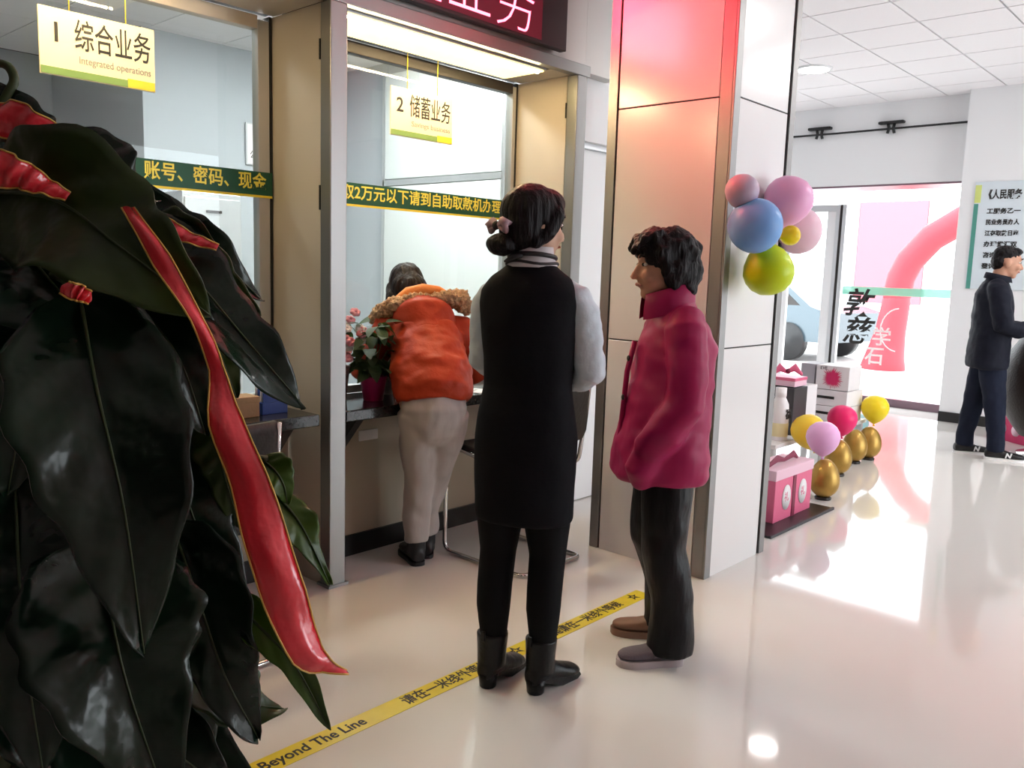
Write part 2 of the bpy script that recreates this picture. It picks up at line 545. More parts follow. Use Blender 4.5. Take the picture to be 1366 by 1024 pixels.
for (i, j) in sorted(lamp_off):
    r = empty('added_office_panel', (0.35 + 0.6 * i, 3.8 + 0.6 * j, 3.112))  # office lamps added out of view to brighten the room
    MB().box(-.29, .29, -.29, .29, 0.006, 0.022).build('frame', 'aluminium', r)
    MB().box(-.27, .27, -.27, .27, 0.0, 0.008).build('diffuser', 'panel_lamp', r)
    area('added_office_fill', (0.35 + 0.6 * i, 3.8 + 0.6 * j, 3.10), (0, 0, -1), 0.5, 0.5, 6 if i < 5 else 9, (0.93, 0.97, 1.0))  # extra area lamp added to lift the office brightness
    tag(r, {(2, 1): 'added office ceiling light out of view behind teller window one', (4, 1): 'added office ceiling light out of view behind the post between the two windows', (6, 1): 'added office ceiling light out of view behind teller window two, nearest the glass', (6, 2): 'added office ceiling light out of view behind teller window two, farther from the glass'}[(i, j)], 'ceiling light', 'added office ceiling light panels')
# wall cladding on the right office wall: frame bars and two panels
wp = empty('wall_cabinet', (4.80, 5.2, 1.0))
for z0, z1 in ((1.13, 2.0), (0.0, 1.07)):
    MB().box(-0.03, 0.03, -0.68, 0.70, z0, z1, 0.004).build('cabinet_door', 'office_panel', wp)
MB().box(-0.035, 0.03, -0.70, 0.72, 1.075, 1.125).build('cabinet_rail', 'aluminium', wp)
MB().box(-0.035, 0.03, 0.70, 0.73, 0.0, 2.0).build('cabinet_stile', 'aluminium', wp)
MB().box(-0.035, 0.03, -0.72, -0.69, 0.0, 2.0).build('cabinet_stile', 'aluminium', wp)
tag(wp, 'pale wall cabinet seen through the second teller window', 'cabinet')
fc = empty('filing_cabinet', (3.30, 6.35, 0))
MB().box(-0.24, 0.24, -0.22, 0.23, 0.0, 1.9, 0.005).build('body', 'aluminium', fc)
for z in (0.04, 0.50, 0.96, 1.42):
    dr = MB().box(-0.225, 0.225, -0.235, -0.222, z, z + 0.44, 0.003).build('drawer', 'aluminium', fc)
    MB().box(-0.06, 0.06, -0.252, -0.236, z + 0.33, z + 0.35).build('drawer_pull', 'dark_frame', dr)
tag(fc, 'grey metal filing cabinet in the office behind window one', 'cabinet')
nb = empty('wall_notice', (3.95, 6.59, 2.2))
MB().box(-0.10, 0.10, -0.012, 0.0, 0.0, 0.34).build('frame', 'aluminium', nb)
MB().box(-0.09, 0.09, -0.014, -0.011, 0.01, 0.33).build('sheet', 'white_print', nb)
text('lettering', '公告', 0.07, 'black_print', nb, (0.0, -0.016, 0.08), FACE_Y)
tag(nb, 'small white notice on the office wall behind window one', 'notice')

# ------------------------------------------------------------------ column
cl = empty('column', (3.42, 1.87, 0))
tag(cl, 'square column clad in pale panels with stainless corner strips', 'column', kind='structure')
CX, CY, CH = 0.60, 0.67, 3.268
MB().box(0.012, CX - .012, 0.012, CY - .012, 0, CH).build('column_core', 'black_gap', cl)
T = 0.052
for (a, b, c_, d_) in ((0, T, 0, 0.012), (0, 0.012, 0.0125, T + .02), (CX - T, CX, 0, 0.012), (CX - .012, CX, 0.0125, T),
                       (0, 0.012, CY - T, CY), (0.0125, T, CY - .012, CY), (CX - .012, CX, CY - T, CY), (CX - T, CX - .0125, CY - .012, CY)):
    MB().box(a, b, c_, d_, 0, CH, 0.002).build('corner_strip', 'stainless', cl)
for z0, z1 in ((0.0, 1.071), (1.077, 2.168), (2.174, CH)):
    MB().box(T + .004, CX - T - .024, 0.003, 0.0125, z0, z1, 0.002).build('panel', 'column_panel', cl)
    MB().box(T, CX - T, CY - 0.0125, CY - .003, z0, z1, 0.002).build('panel', 'column_panel', cl)
    MB().box(0.003, 0.0125, T + .024, CY - T - .008, z0, z1, 0.002).build('panel', 'column_panel', cl)
    MB().box(CX - 0.0125, CX - .003, T, CY - T, z0, z1, 0.002).build('panel', 'column_panel', cl)

# ------------------------------------------------------------------ entrance
tag(box('wall_entrance', 'wall_white', None, 9.30, 9.95, -4.0, 2.55, 0, 3.29), 'white wall with a notice board beside the entrance', 'wall', kind='structure')
tag(box('baseboard_entrance', 'black_skirting', None, 9.28, 9.30, -4.0, 2.55, 0, 0.10), 'black skirting board under the notice board wall', 'skirting', kind='structure')
bw = tag(box('wall_beam', 'wall_white', None, 9.5, 9.95, 2.55, 5.6, 2.42, 3.29), 'white beam wall above the glass entrance', 'wall', kind='structure')
box('beam_soffit', 'stone_and_pink_bounce', bw, 9.5, 9.95, 2.55, 5.6, 2.40, 2.419)  # purple here paints the pink light reflected from outside
rail = empty('curtain_wire', (9.46, 3.9, 2.99))
MB().tube([(0, -1.34, 0.0), (0, 0, -0.006), (0, 1.68, 0.0)], 0.011, 8).build('wire', 'black_plastic', rail)
for y in (0.20, -0.57):
    k = MB().box(-0.03, 0.04, y - .13, y + .13, 0.045, 0.075, 0.01).build('clamp', 'black_plastic', rail)
    for dy in (-0.035, 0.035):
        MB().tube([(0, y + dy, 0.06), (0, y + dy * .6, 0.0), (0, y + dy, -0.05)], 0.016, 8).build('clamp_jaw', 'black_plastic', k)
tag(rail, 'thin black wire with two black clamps on the beam above the entrance', 'wire')

en = tag(empty('door_2', (9.88, 2.58, 0)), 'glass entrance door with a mint green band and lettering', 'door', kind='structure')
MB().box(-0.04, 0.06, 0.0, 3.0, 0.0, 0.09, 0.004).build('threshold', 'stone_and_pink_bounce', en)
MB().box(-0.03, 0.03, 0.0, 0.05, 0.09, 2.40).build('door_frame', 'aluminium', en)
MB().box(-0.006, 0.006, 0.05, 1.30, 0.10, 2.38).build('pane', 'door_glass', en)
for y in (1.30, 1.375):
    MB().box(-0.03, 0.03, y, y + 0.045, 0.09, 2.25, 0.004).build('door_stile', 'aluminium', en)
MB().box(-0.02, 0.02, 1.345, 1.375, 0.09, 2.25).build('stile_gap', 'dark_frame', en)
for z in (0.09, 2.17):
    MB().box(-0.025, 0.025, 1.42, 2.2, z, z + 0.08, 0.004).build('door_rail', 'aluminium', en)
MB().box(-0.006, 0.006, 1.52, 2.1, 0.17, 2.17).build('pane', 'door_glass', en)
MB().box(-0.025, 0.025, 1.42, 1.52, 0.17, 2.17, 0.004).build('door_stile', 'white_paint', en)
MB().box(-0.025, 0.025, 1.95, 2.06, 0.17, 2.17, 0.004).build('door_stile', 'white_paint', en)
MB().box(-0.006, 0.006, 2.1, 3.0, 0.10, 2.38).build('pane', 'door_glass', en)
mat('mint_film', (0.30, 0.80, 0.62), 0.5, alpha=0.75)
bd = MB().box(-0.010, -0.007, 0.05, 1.28, 1.235, 1.325).build('door_band', 'mint_film', en)
text('door_lettering', '敦', 0.33, 'black_print', en, (-0.011, 1.10, 1.12), FACE_X, bold=0.006, shear=0.2)
text('door_lettering', '慈', 0.33, 'black_print', en, (-0.011, 1.08, 0.80), FACE_X, bold=0.006, shear=0.2)
text('door_lettering', '学', 0.22, 'white_print', en, (-0.011, 0.80, 0.76), FACE_X, bold=0.003)
text('door_lettering', '石', 0.22, 'white_print', en, (-0.011, 0.86, 0.54), FACE_X, bold=0.003)
MB().tube([(-0.009, 0.62 + 0.20 * cos(a * .21), 0.86 + 0.24 * sin(a * .21)) for a in range(-7, 8)], 0.006, 6).build('door_ring', 'white_print', en)

# outside
tag(box('ground_outside', 'pavement', None, 9.95, 40, -14, 30, -0.14, -0.02), 'bright pavement outside the entrance', 'ground', kind='structure')
mat('arch_red', (0.72, 0.035, 0.05), 0.6)
mat('banner_pink', (0.50, 0.15, 0.18), 0.8)
ar = empty('inflatable_arch', (14.2, 4.68, -0.02))
leg = MB()
leg.tube([(0, 0.12, 0.02), (0, 0.10, 0.25), (0, 0.05, 0.6), (0, 0.0, 1.1)], [0.34, 0.29, 0.23, 0.21], 20, True)
leg.build('leg', 'arch_red', ar)
MB().tube([(0, 0.0, 1.2)] + [(0, -1.9 + 1.9 * cos(a), 1.2 + 1.4 * sin(a)) for a in (0.2, .4, .7, 1.0, 1.3, 1.6, 1.9, 2.3, 2.7, 3.0)] + [(0, -3.8, 1.0)], 0.21, 18, True).build('bow', 'arch_red', ar)
MB().tube([(0, -3.8, 1.1), (0, -3.82, 0.5), (0, -3.9, 0.02)], [0.21, 0.26, 0.34], 20, True).build('leg', 'arch_red', ar)
tag(ar, 'red inflatable arch standing on the pavement outside the glass door', 'arch')
bn = empty('street_banner', (20.2, 6.9, -0.02))
MB().box(0, 0.05, -0.75, 0.75, 0.9, 3.2, 0.01).build('cloth', 'banner_pink', bn)
for y in (-0.78, 0.78):
    MB().tube([(0.02, y, 0), (0.02, y, 3.3)], 0.03, 8).build('pole', 'aluminium', bn)
tag(bn, 'pale pink banner on two poles across the street', 'banner')
car = empty('parked_car', (15.2, 7.6, -0.02), radians(80))
mat('car_paint', (0.07, 0.10, 0.12), 0.25, metal=0.3, coat=0.6)
prof = [(-2.1, 0.35), (2.1, 0.35), (2.12, 0.75), (1.3, 0.90), (0.75, 1.40), (-1.1, 1.42), (-1.75, 0.95), (-2.12, 0.85)]
MB().prism(prof, -0.85, 0.85, 'Y').build('body', 'car_paint', car)
MB().prism([(1.18, 0.92), (0.70, 1.36), (-1.02, 1.37), (-1.55, 0.96)], -0.855, 0.855, 'Y').build('side_window', 'dark_frame', car)
for x in (-1.35, 1.35):
    for y in (-0.82, 0.82):
        MB().tube([(x, y - .09, 0.33), (x, y + .09, 0.33)], 0.33, 20).build('wheel', 'black_plastic', car)
tag(car, 'grey car parked in the street behind the narrow door pane', 'car')

# notice board on the entrance wall
pb = empty('notice_board', (9.30, 2.42, 1.35))
mat('poster_blue', (0.68, 0.75, 0.80), 0.4)
mat('poster_green', (0.08, 0.30, 0.24), 0.5)
mat('poster_lime', (0.65, 0.72, 0.22), 0.5)
MB().box(-0.014, -0.001, -0.62, 0.0, 0.0, 1.03, 0.002).build('board', 'poster_blue', pb)
MB().box(-0.017, -0.0142, -0.045, -0.006, 0.0, 0.82).build('green_border', 'poster_green', pb)
MB().box(-0.017, -0.0142, -0.06, -0.006, 0.83, 1.0).build('lime_corner', 'poster_lime', pb)
text('heading', '《人民服务', 0.095, 'black_print', pb, (-0.0165, -0.27, 0.90), FACE_X, bold=0.003, width=0.29)
for k, ln in enumerate(('工服务乙一', '民业务员办人', '江存取款日出', '办理贷汇双', '咨询业务二', '登记业务三')):
    text('line', ln, 0.055, 'black_print', pb, (-0.0165, -0.27, 0.745 - k * 0.105), FACE_X, bold=0.002, width=0.29)
tag(pb, 'pale blue notice board with green edge on the entrance wall', 'notice board')

# ------------------------------------------------------------------ signs
mat('led_red', (0.9, 0.1, 0.2), 0.5, emit=((1.0, 0.16, 0.25), 5.0))
mat('led_glow', (0.06, 0.006, 0.015), 0.6, emit=((0.60, 0.015, 0.07), 0.14))
mat('led_black', (0.03, 0.018, 0.022), 0.45)
ls = empty('led_sign', (2.70, 2.95, 2.517))
MB().box(-0.80, 0.83, -0.045, -0.001, 0.0, 0.42, 0.004).build('housing', 'led_black', ls)
MB().box(-0.60, 0.63, -0.048, -0.0452, 0.015, 0.405).build('screen', 'led_glow', ls)
text('lettering', '现金业务', 0.32, 'led_red', ls, (-0.025, -0.0485, 0.140), FACE_Y, bold=-0.0055, width=1.18, ext=0.002)
tag(ls, 'dark sign with glowing red characters above the second teller window', 'sign')
ll = area('led_sign_glow', (2.98, 2.885, 2.74), (0.25, -1, -0.05), 1.1, 0.34, 40, (1.0, 0.045, 0.075))
ll.data.spread = radians(125)

def hanging_sign(x, num, zh, en_, label):
    s = empty('hanging_sign', (x, 3.33, 2.03))
    b = MB().box(-0.205, 0.205, -0.008, 0.0, 0.0, 0.23, 0.001).build('board', 'sign_cream', s)
    MB().box(-0.203, 0.10, -0.010, -0.0082, 0.003, 0.028).build('green_band', 'sign_green', b)
    MB().box(0.10, 0.203, -0.010, -0.0082, 0.003, 0.034).build('yellow_band', 'yellow_film', b)
    text('number', num, 0.095, 'black_print', b, (-0.148, -0.0092, 0.145), FACE_Y, bold=0.0012)
    text('lettering', zh, 0.115, 'black_print', b, (0.052, -0.0092, 0.145), FACE_Y, bold=0.0006, width=0.275)
    text('lettering', en_, 0.036, 'grey_print', b, (0.058, -0.0092, 0.067), FACE_Y, width=0.26)
    for dx in (-0.10, 0.10):
        MB().tube([(dx, -0.004, 0.225), (dx, -0.004, 0.41)], 0.0022, 6).build('hanger', 'yellow_film', s)
    tag(s, label, 'sign')
hanging_sign(1.355, '1', '综合业务', 'Integrated operations', 'cream hanging sign numbered 1 over the first teller window')
hanging_sign(2.925, '2', '储蓄业务', 'Savings business', 'cream hanging sign numbered 2 over the second teller window')

# ------------------------------------------------------------------ yellow waiting line on the floor
mat('tape_yellow', (0.78, 0.63, 0.03), 0.35, var=(9, 0.85))
tp = empty('floor_tape', (2.0, 1.975, 0.0))
MB().box(-1.3, 1.08, -0.04, 0.04, 0.0005, 0.0018).build('tape', 'tape_yellow', tp)
for x, s_, w_ in ((-0.64, 'Beyond The Line', 0.36), (-0.10, '请在一米线外等候', 0.40), (0.24, '☆', 0.07), (0.42, 'Please', 0.16),
                  (0.70, '请在一米线外等候', 0.40), (1.00, '☆', 0.06)):
    text('lettering', s_, 0.060, 'black_print', tp, (x, 0.0, 0.0022), FLAT, bold=0.0012, width=w_, ext=0.0002)
tag(tp, 'yellow printed waiting line tape stuck across the floor', 'tape')

# ------------------------------------------------------------------ people
mat('skin', (0.62, 0.38, 0.27), 0.5, sss=0.15, bump=(180, 0.04))
mat('skin_ruddy', (0.50, 0.26, 0.17), 0.5, sss=0.15, bump=(120, 0.1))
mat('lip', (0.42, 0.14, 0.11), 0.45)
mat('eye_dark', (0.015, 0.012, 0.01), 0.15)
mat('eye_white', (0.75, 0.72, 0.68), 0.3)
mat('hair_black', (0.006, 0.004, 0.005), 0.45, spec=0.2, bump=(45, 0.9, 6), stretch=(1, 1, 0.12))
mat('hair_brown', (0.010, 0.005, 0.004), 0.45, spec=0.2, bump=(40, 0.9, 6), stretch=(1, 1, 0.15))
mat('vest_black', (0.005, 0.005, 0.007), 0.8, spec=0.15, bump=(14, 0.25))
mat('tights_black', (0.004, 0.004, 0.005), 0.75, spec=0.15, bump=(220, 0.1))
mat('blouse_white', (0.60, 0.67, 0.74), 0.65, bump=(16, 0.45))
mat('boot_leather', (0.005, 0.005, 0.006), 0.3, spec=0.3, bump=(60, 0.12))
mat('scarf_white', (0.62, 0.58, 0.60), 0.6)
mat('scarf_black', (0.015, 0.013, 0.015), 0.5)
mat('bow_pink', (0.50, 0.33, 0.37), 0.45)
mat('coat_magenta', (0.34, 0.008, 0.080), 0.48, spec=0.3, bump=(7, 0.45, 2))
mat('trouser_black', (0.003, 0.003, 0.004), 0.45, spec=0.28, bump=(9, 0.9), stretch=(1, 1, 0.3))
mat('shoe_grey', (0.13, 0.10, 0.12), 0.7, bump=(140, 0.2))
mat('sole_pale', (0.45, 0.38, 0.39), 0.6)
mat('shoe_brown', (0.28, 0.15, 0.10), 0.5)
mat('coat_navy', (0.006, 0.007, 0.015), 0.7, spec=0.2, bump=(10, 0.4))
mat('jeans_dark', (0.012, 0.016, 0.034), 0.8, spec=0.2, bump=(9, 0.5), var=(7, 0.6), stretch=(1, 1, 0.4))
mat('jacket_orange', (0.38, 0.036, 0.008), 0.55, spec=0.3, bump=(9, 0.6))
mat('fur_tan', (0.72, 0.46, 0.25), 0.9, bump=(70, 1.0, 8), var=(50, 0.5))
mat('hood_lining', (0.70, 0.22, 0.04), 0.7, bump=(30, 0.4))
mat('trouser_grey', (0.42, 0.38, 0.36), 0.8, bump=(10, 0.35), stretch=(1, 1, 0.4))
mat('shoe_black', (0.012, 0.010, 0.011), 0.5)

def head_volume(h, hc, yaw, tilt=0.0, s=1.0):
    """skull, jaw, nose, lips, ears, neck stump added to h around head centre hc; looks along yaw (local)"""
    R_ = Euler((0, tilt, yaw), 'XYZ').to_matrix()
    hc = Vector(hc)
    def W(x, y, z): return hc + R_ @ (Vector((x, y, z)) * s)
    E3 = Euler((0, tilt, yaw), 'XYZ')
    h.ell(W(-0.008, 0, 0.022), 0.096 * s, 0.076 * s, 0.092 * s, rot=E3)
    h.ell(W(0.022, 0, -0.030), 0.070 * s, 0.062 * s, 0.082 * s, rot=E3)
    h.ell(W(0.058, 0, -0.092), 0.030 * s, 0.030 * s, 0.022 * s, 12, 8, rot=E3)
    h.ell(W(0.030, 0, -0.068), 0.055 * s, 0.052 * s, 0.036 * s, 16, 10, rot=E3)
    h.tube([W(0.084, 0, 0.018), W(0.100, 0, -0.012), W(0.110, 0, -0.030)], [0.009 * s, 0.011 * s, 0.013 * s], 10, True)
    for sg in (-1, 1):
        h.ell(W(0.090, sg * 0.013, -0.032), 0.012 * s, 0.010 * s, 0.009 * s, 10, 6, rot=E3)
        h.ell(W(0.072, sg * 0.036, -0.028), 0.022 * s, 0.022 * s, 0.022 * s, 12, 8, rot=E3)
        h.ell(W(-0.006, sg * 0.078, -0.012), 0.022 * s, 0.010 * s, 0.034 * s, 12, 8, rot=E3)
    h.ell(W(0.088, 0, -0.058), 0.012 * s, 0.024 * s, 0.010 * s, 12, 6, rot=E3)
    h.ell(W(0.083, 0, 0.034), 0.012 * s, 0.045 * s, 0.012 * s, 12, 6, rot=E3)
    return W, E3

def face_parts(body, W, E3, s=1.0, brow='hair_black'):
    for sg in (-1, 1):
        e = MB().ell(W(0.078, sg * 0.031, 0.010), 0.010 * s, 0.013 * s, 0.0055 * s, 12, 8, rot=E3).build('eye', 'eye_white', body)
        MB().ell(W(0.0850, sg * 0.032, 0.010), 0.0055 * s, 0.0070 * s, 0.0065 * s, 10, 6, rot=E3).build('iris', 'eye_dark', e)
        MB().tube([W(0.092, sg * 0.012, 0.034), W(0.092, sg * 0.032, 0.041), W(0.080, sg * 0.053, 0.034)], [0.003 * s, 0.005 * s, 0.0025 * s], 8, True).build('eyebrow', brow, body)
    MB().tube([W(0.092, -0.024, -0.060), W(0.0985, 0, -0.057), W(0.092, 0.024, -0.060)], [0.003 * s, 0.007 * s, 0.003 * s], 8, True).build('lips', 'lip', body)

def hand(h, wrist, d, up, s=1.0, curl=0.5, mir=1):
    """palm, four unequal bent fingers and a thumb at the side of the palm, added to volume h"""
    wrist, d, up = Vector(wrist), Vector(d).normalized(), Vector(up).normalized()
    up = (up - d * up.dot(d)).normalized()
    side = d.cross(up) * mir
    h.tube([wrist, wrist + d * 0.03 * s, wrist + d * 0.085 * s], [0.022 * s, 0.030 * s, 0.034 * s], 12, True, flat=0.5, side=tuple(side))
    for k, (off, ln) in enumerate(((-0.027, 0.062), (-0.009, 0.074), (0.010, 0.070), (0.027, 0.054))):
        p = wrist + d * 0.080 * s + side * off * s
        a1, a2, a3 = curl * .6, curl * 1.5, curl * 2.2
        q = [p]
        for a, fr in ((a1, .45), (a2, .32), (a3, .23)):
            q.append(q[-1] + (d * cos(a) - up * sin(a)) * ln * fr * s)
        h.tube(q, [0.0088 * s, 0.0085 * s, 0.008 * s, 0.0066 * s], 8, True)
    b = wrist + d * 0.025 * s - side * 0.026 * s
    q = [b, b + (d * .7 - side * .55 - up * .25).normalized() * 0.032 * s]
    q.append(q[-1] + (d * .9 - side * .2 - up * .4).normalized() * 0.030 * s)
    h.tube(q, [0.011 * s, 0.0098 * s, 0.008 * s], 8, True)

def place(body, loc, rz, label):
    body.location = loc
    body.rotation_euler = (0, 0, rz)
    return tag(body, label, 'person')

def shoe_mesh(L, W_, H_, toe=1.0, opening=0.5):
    """closed low shoe volume, heel at x=-0.25L, toe at x=0.75L"""
    rings = []
    for t, w, h0, h1 in ((-0.26, .55, .02, .62), (-0.22, .80, .0, .80), (-0.10, .88, .0, 1.0), (0.05, .86, .0, .98), (0.20, .88, .0, .80), (0.36, .98, .0, .62),
                         (0.52, 1.0, .0, .54), (0.64, .86, .02, .48), (0.72, .58, .06, .38), (0.755, .28, .12, .28)):
        z0, z1 = h0 * H_, h1 * H_
        r = []
        for k in range(14):
            a = 2 * pi * k / 14
            zz = (z0 + z1) / 2 + (z1 - z0) / 2 * math.copysign(abs(sin(a)) ** .7, sin(a))
            wf = 1.0 if sin(a) < 0 else (1.0 - 0.38 * max(0, sin(a)) ** 2)
            r.append(Vector((t * L, W_ / 2 * w * math.copysign(abs(cos(a)) ** .8, cos(a)) * wf, zz)))
        rings.append(r)
    return rings

def sole_mesh(L, W_, z0, z1, n=24):
    pts = []
    prof = ((-0.27, .0), (-0.255, .45), (-0.2, .72), (-0.08, .84), (0.08, .82), (0.25, .90), (0.42, 1.02), (0.56, 1.0), (0.66, .82), (0.73, .52), (0.765, .0))
    pr_ = [(p.x, max(0.0, p.y)) for p in crom([(t, w, 0) for t, w in prof], 30)]
    pts = [(t * L, w * W_ / 2) for t, w in pr_] + [(t * L, -w * W_ / 2) for t, w in reversed(pr_[1:-1])]
    return MB().prism(pts, z0, z1, 'Z')

# ---- the attendant in black vest dress, seen from behind (local: x forward, y to her left)
def attendant():
    HC = (0.015, 0.0, 1.540)
    HY = radians(-46)
    b = MB()
    W, E3 = head_volume(b, HC, HY, 0.08, 0.98)
    b.tube([(0.0, 0, 1.33), (0.0, 0, 1.41), (0.012, 0, 1.49)], [0.065, 0.050, 0.050], 14, True)
    b.stack([(0, 0, 0.80, .09, .13), (0, 0, .90, .105, .15), (0.0, 0, 1.02, .085, .115), (0, 0, 1.2, .095, .125), (0, 0, 1.30, .075, .12), (0, 0, 1.35, .045, .07)])
    sh = [(0.0, -.135, 1.30), (0.0, .125, 1.30)]
    el = [(0.02, -.200, 1.085), (0.075, .172, 1.10)]
    wr = [(0.225, -.10, 1.02), (0.235, .085, 1.03)]
    for k in (0, 1):
        b.tube([sh[k], el[k], wr[k]], [0.036, 0.032, 0.024], 12, True)
        hand(b, wr[k], (0.5, -.8 if k else .8, 0.0), (0.7, 0, .7), 0.95, 0.5, 1 if k else -1)
    for sg, fx, fy in ((1, -0.01, 0.085), (-1, 0.0, -0.080)):
        b.tube([(0, sg * .075, .86), (0.0, sg * .078, .5), (-.015, fy, .28), (-.005, fy, .06)], [0.075, 0.05, 0.045, 0.03], 12, True)
    body = obj('person', remesh(b, 'person', 0.0075, 3), 'skin')
    face_parts(body, W, E3, .98)
    # blouse: sleeves and collar stand
    s = MB()
    for k in (0, 1):
        sg = -1 if k == 0 else 1
        lx = 1.0 if k == 0 else 0.86
        s.tube([(0, sg * .10, 1.335), (0.002, sg * .145 * lx, 1.315), (0.004, sg * .166 * lx, 1.265), (el[k][0] * .6, sg * .184 * lx, 1.19), el[k], ((el[k][0] + wr[k][0]) / 2, (el[k][1] + wr[k][1]) / 2, 1.045), (wr[k][0] - .01, wr[k][1], wr[k][2])],
               [0.045, 0.054, 0.056, 0.054, 0.052, 0.045, 0.033], 16, True)
    s.stack([(0, 0, 1.20, .095, .145), (0, 0, 1.30, .085, .150), (0, 0, 1.36, .07, .11), (0.002, 0, 1.40, .055, .062)])
    obj('blouse', remesh(s, 'blouse', 0.009, 4, (0.006, 16, 16, 22)), 'blouse_white', body)
    # vest dress
    v = MB()
    v.stack([(0.0, 0, 0.583, .105, .160), (0.0, 0, 0.60, .112, .166), (0.0, 0, 0.74, .122, .168), (0, 0, .86, .126, .168), (-0.004, 0, .94, .118, .158), (-0.002, 0, 1.03, .104, .142),
             (0, 0, 1.12, .112, .148), (-.004, 0, 1.22, .124, .160), (-.006, 0, 1.29, .118, .164), (-0.008, 0, 1.335, .104, .156), (-0.008, 0, 1.375, .084, .126), (-.005, 0, 1.40, .070, .092), (-.002, 0, 1.422, .062, .068)], 36, 2.25)
    obj('vest_dress', remesh(v, 'vest_dress', 0.009, 4, (0.004, 9, 9, 6)), 'vest_black', body)
    # tights
    t = MB()
    for sg, fy in ((1, 0.088), (-1, -0.082)):
        t.tube([(0, sg * .072, .72), (0.0, sg * .080, .58), (0.006, sg * .084, .47), (-.012, fy, .36), (-.022, fy, .29), (-.010, fy, .18), (-.006, fy, .10)], [0.088, 0.078, 0.062, 0.060, 0.058, 0.046, 0.042], 16, True)
    obj('tights', remesh(t, 'tights', 0.009, 3), 'tights_black', body)
    # ankle boots with block heels
    for fy, rz in ((0.088, -20), (-0.082, -32)):
        bt = MB()
        rr = shoe_mesh(0.235, 0.085, 0.088)
        bt.rings([[p + Vector((0, 0, 0.030 - max(0, (p.x - 0.02)) * 0.17)) for p in r] for r in rr])
        bt.tube([(-0.012, 0, 0.07), (-0.011, 0, 0.13), (-0.010, 0, 0.188)], [0.048, 0.0505, 0.0545], 18)
        mx = Matrix.Translation((0.0, fy, 0)) @ Matrix.Rotation(radians(rz), 4, 'Z')
        me = remesh(bt, 'boot', 0.006, 3)
        me.transform(mx)
        bo = obj('boot', me, 'boot_leather', body)
        MB().lathe([(0.027, 0.0), (0.029, 0.003), (0.031, 0.025), (0.035, 0.05)], 18, mx=mx @ Matrix.Translation((-0.030, 0, 0))).build('heel', 'boot_leather', bo)
        MB().prism([(-0.03, 0.04), (0.01, 0.028), (0.05, 0.008), (0.075, 0.0), (0.150, 0.0), (0.168, 0.010), (0.160, 0.022), (0.09, 0.024), (0.03, 0.045), (-0.03, 0.052)], -0.031, 0.031, 'Y', mx=mx).build('sole', 'boot_leather', bo)
        MB().box(-0.070, -0.062, -0.008, 0.008, 0.17, 0.205, 0.002, mx=mx).build('pull_tab', 'boot_leather', bo)
    # hair: cap, side sweep, bun and net
    hm = MB()
    hm.ell(W(-0.014, 0, 0.034), 0.108, 0.088, 0.096, rot=E3)
    hm.ell(W(-0.040, 0, -0.012), 0.080, 0.083, 0.090, rot=E3)
    hm.ell(W(0.030, 0, 0.072), 0.070, 0.068, 0.050, rot=E3)
    for sg in (-1, 1):
        hm.tube([W(0.050, sg * .050, 0.075), W(0.034, sg * .078, 0.03), W(0.005, sg * .080, -0.03), W(-0.03, sg * 0.070, -0.06)], [0.022, 0.024, 0.024, 0.02], 10, True)
    ha = obj('hair', remesh(hm, 'hair', 0.007, 3, (0.003, 30, 30, 10)), 'hair_black', body)
    bu = MB()
    bu.ell(W(-0.108, 0.012, -0.075), 0.046, 0.058, 0.036, rot=E3)
    obj('hair_bun', remesh(bu, 'hair_bun', 0.006, 2, (0.003, 40, 40, 40)), 'hair_black', ha)
    bw_ = MB()
    for sg in (-1, 1):
        bw_.tube([W(-0.128, 0.012 + sg * .006, -0.018), W(-0.130, 0.012 + sg * .030, -0.004), W(-0.126, 0.012 + sg * .056, -0.014), W(-0.124, 0.012 + sg * .046, -0.032), W(-0.128, 0.012 + sg * .008, -0.020)],
                 [0.007, 0.014, 0.017, 0.012, 0.006], 8, True)
    kn = bw_.build('hair_bow', 'bow_pink', ha)
    MB().ell(W(-0.134, 0.012, -0.018), 0.010, 0.013, 0.014, 10, 6).build('bow_knot', 'scarf_black', kn)
    # neck scarf in white with a black band
    sc = MB()
    R1 = [(0.080, 1.408), (0.081, 1.416), (0.072, 1.436), (0.068, 1.452), (0.066, 1.472), (0.058, 1.472), (0.058, 1.445), (0.064, 1.42), (0.074, 1.410)]
    sc.lathe(R1, 28, (0.002, 0, 0))
    sb = sc.build('scarf', 'scarf_white', body)
    MB().tube([(0.002 + .072 * cos(a), .074 * sin(a), 1.440 - 0.010 * cos(a)) for a in [2 * pi * i / 24 for i in range(25)]], 0.0075, 8).build('scarf_band', 'scarf_black', sb)
    MB().tube([(0.002 + .080 * cos(a), .082 * sin(a), 1.418 - 0.006 * cos(a) + 0.004 * sin(3 * a)) for a in [2 * pi * i / 24 for i in range(25)]], 0.0045, 8).build('scarf_band', 'scarf_black', sb)
    MB().tube([(-0.072, 0.02, 1.442), (-0.088, 0.045, 1.436), (-0.090, 0.066, 1.424)], [0.007, 0.009, 0.004], 8, True).build('scarf_tail', 'scarf_black', sb)
    return body
att = attendant()
place(att, (2.05, 1.795, 0), radians(29), 'person in black vest dress, white blouse and ankle boots, seen from behind')

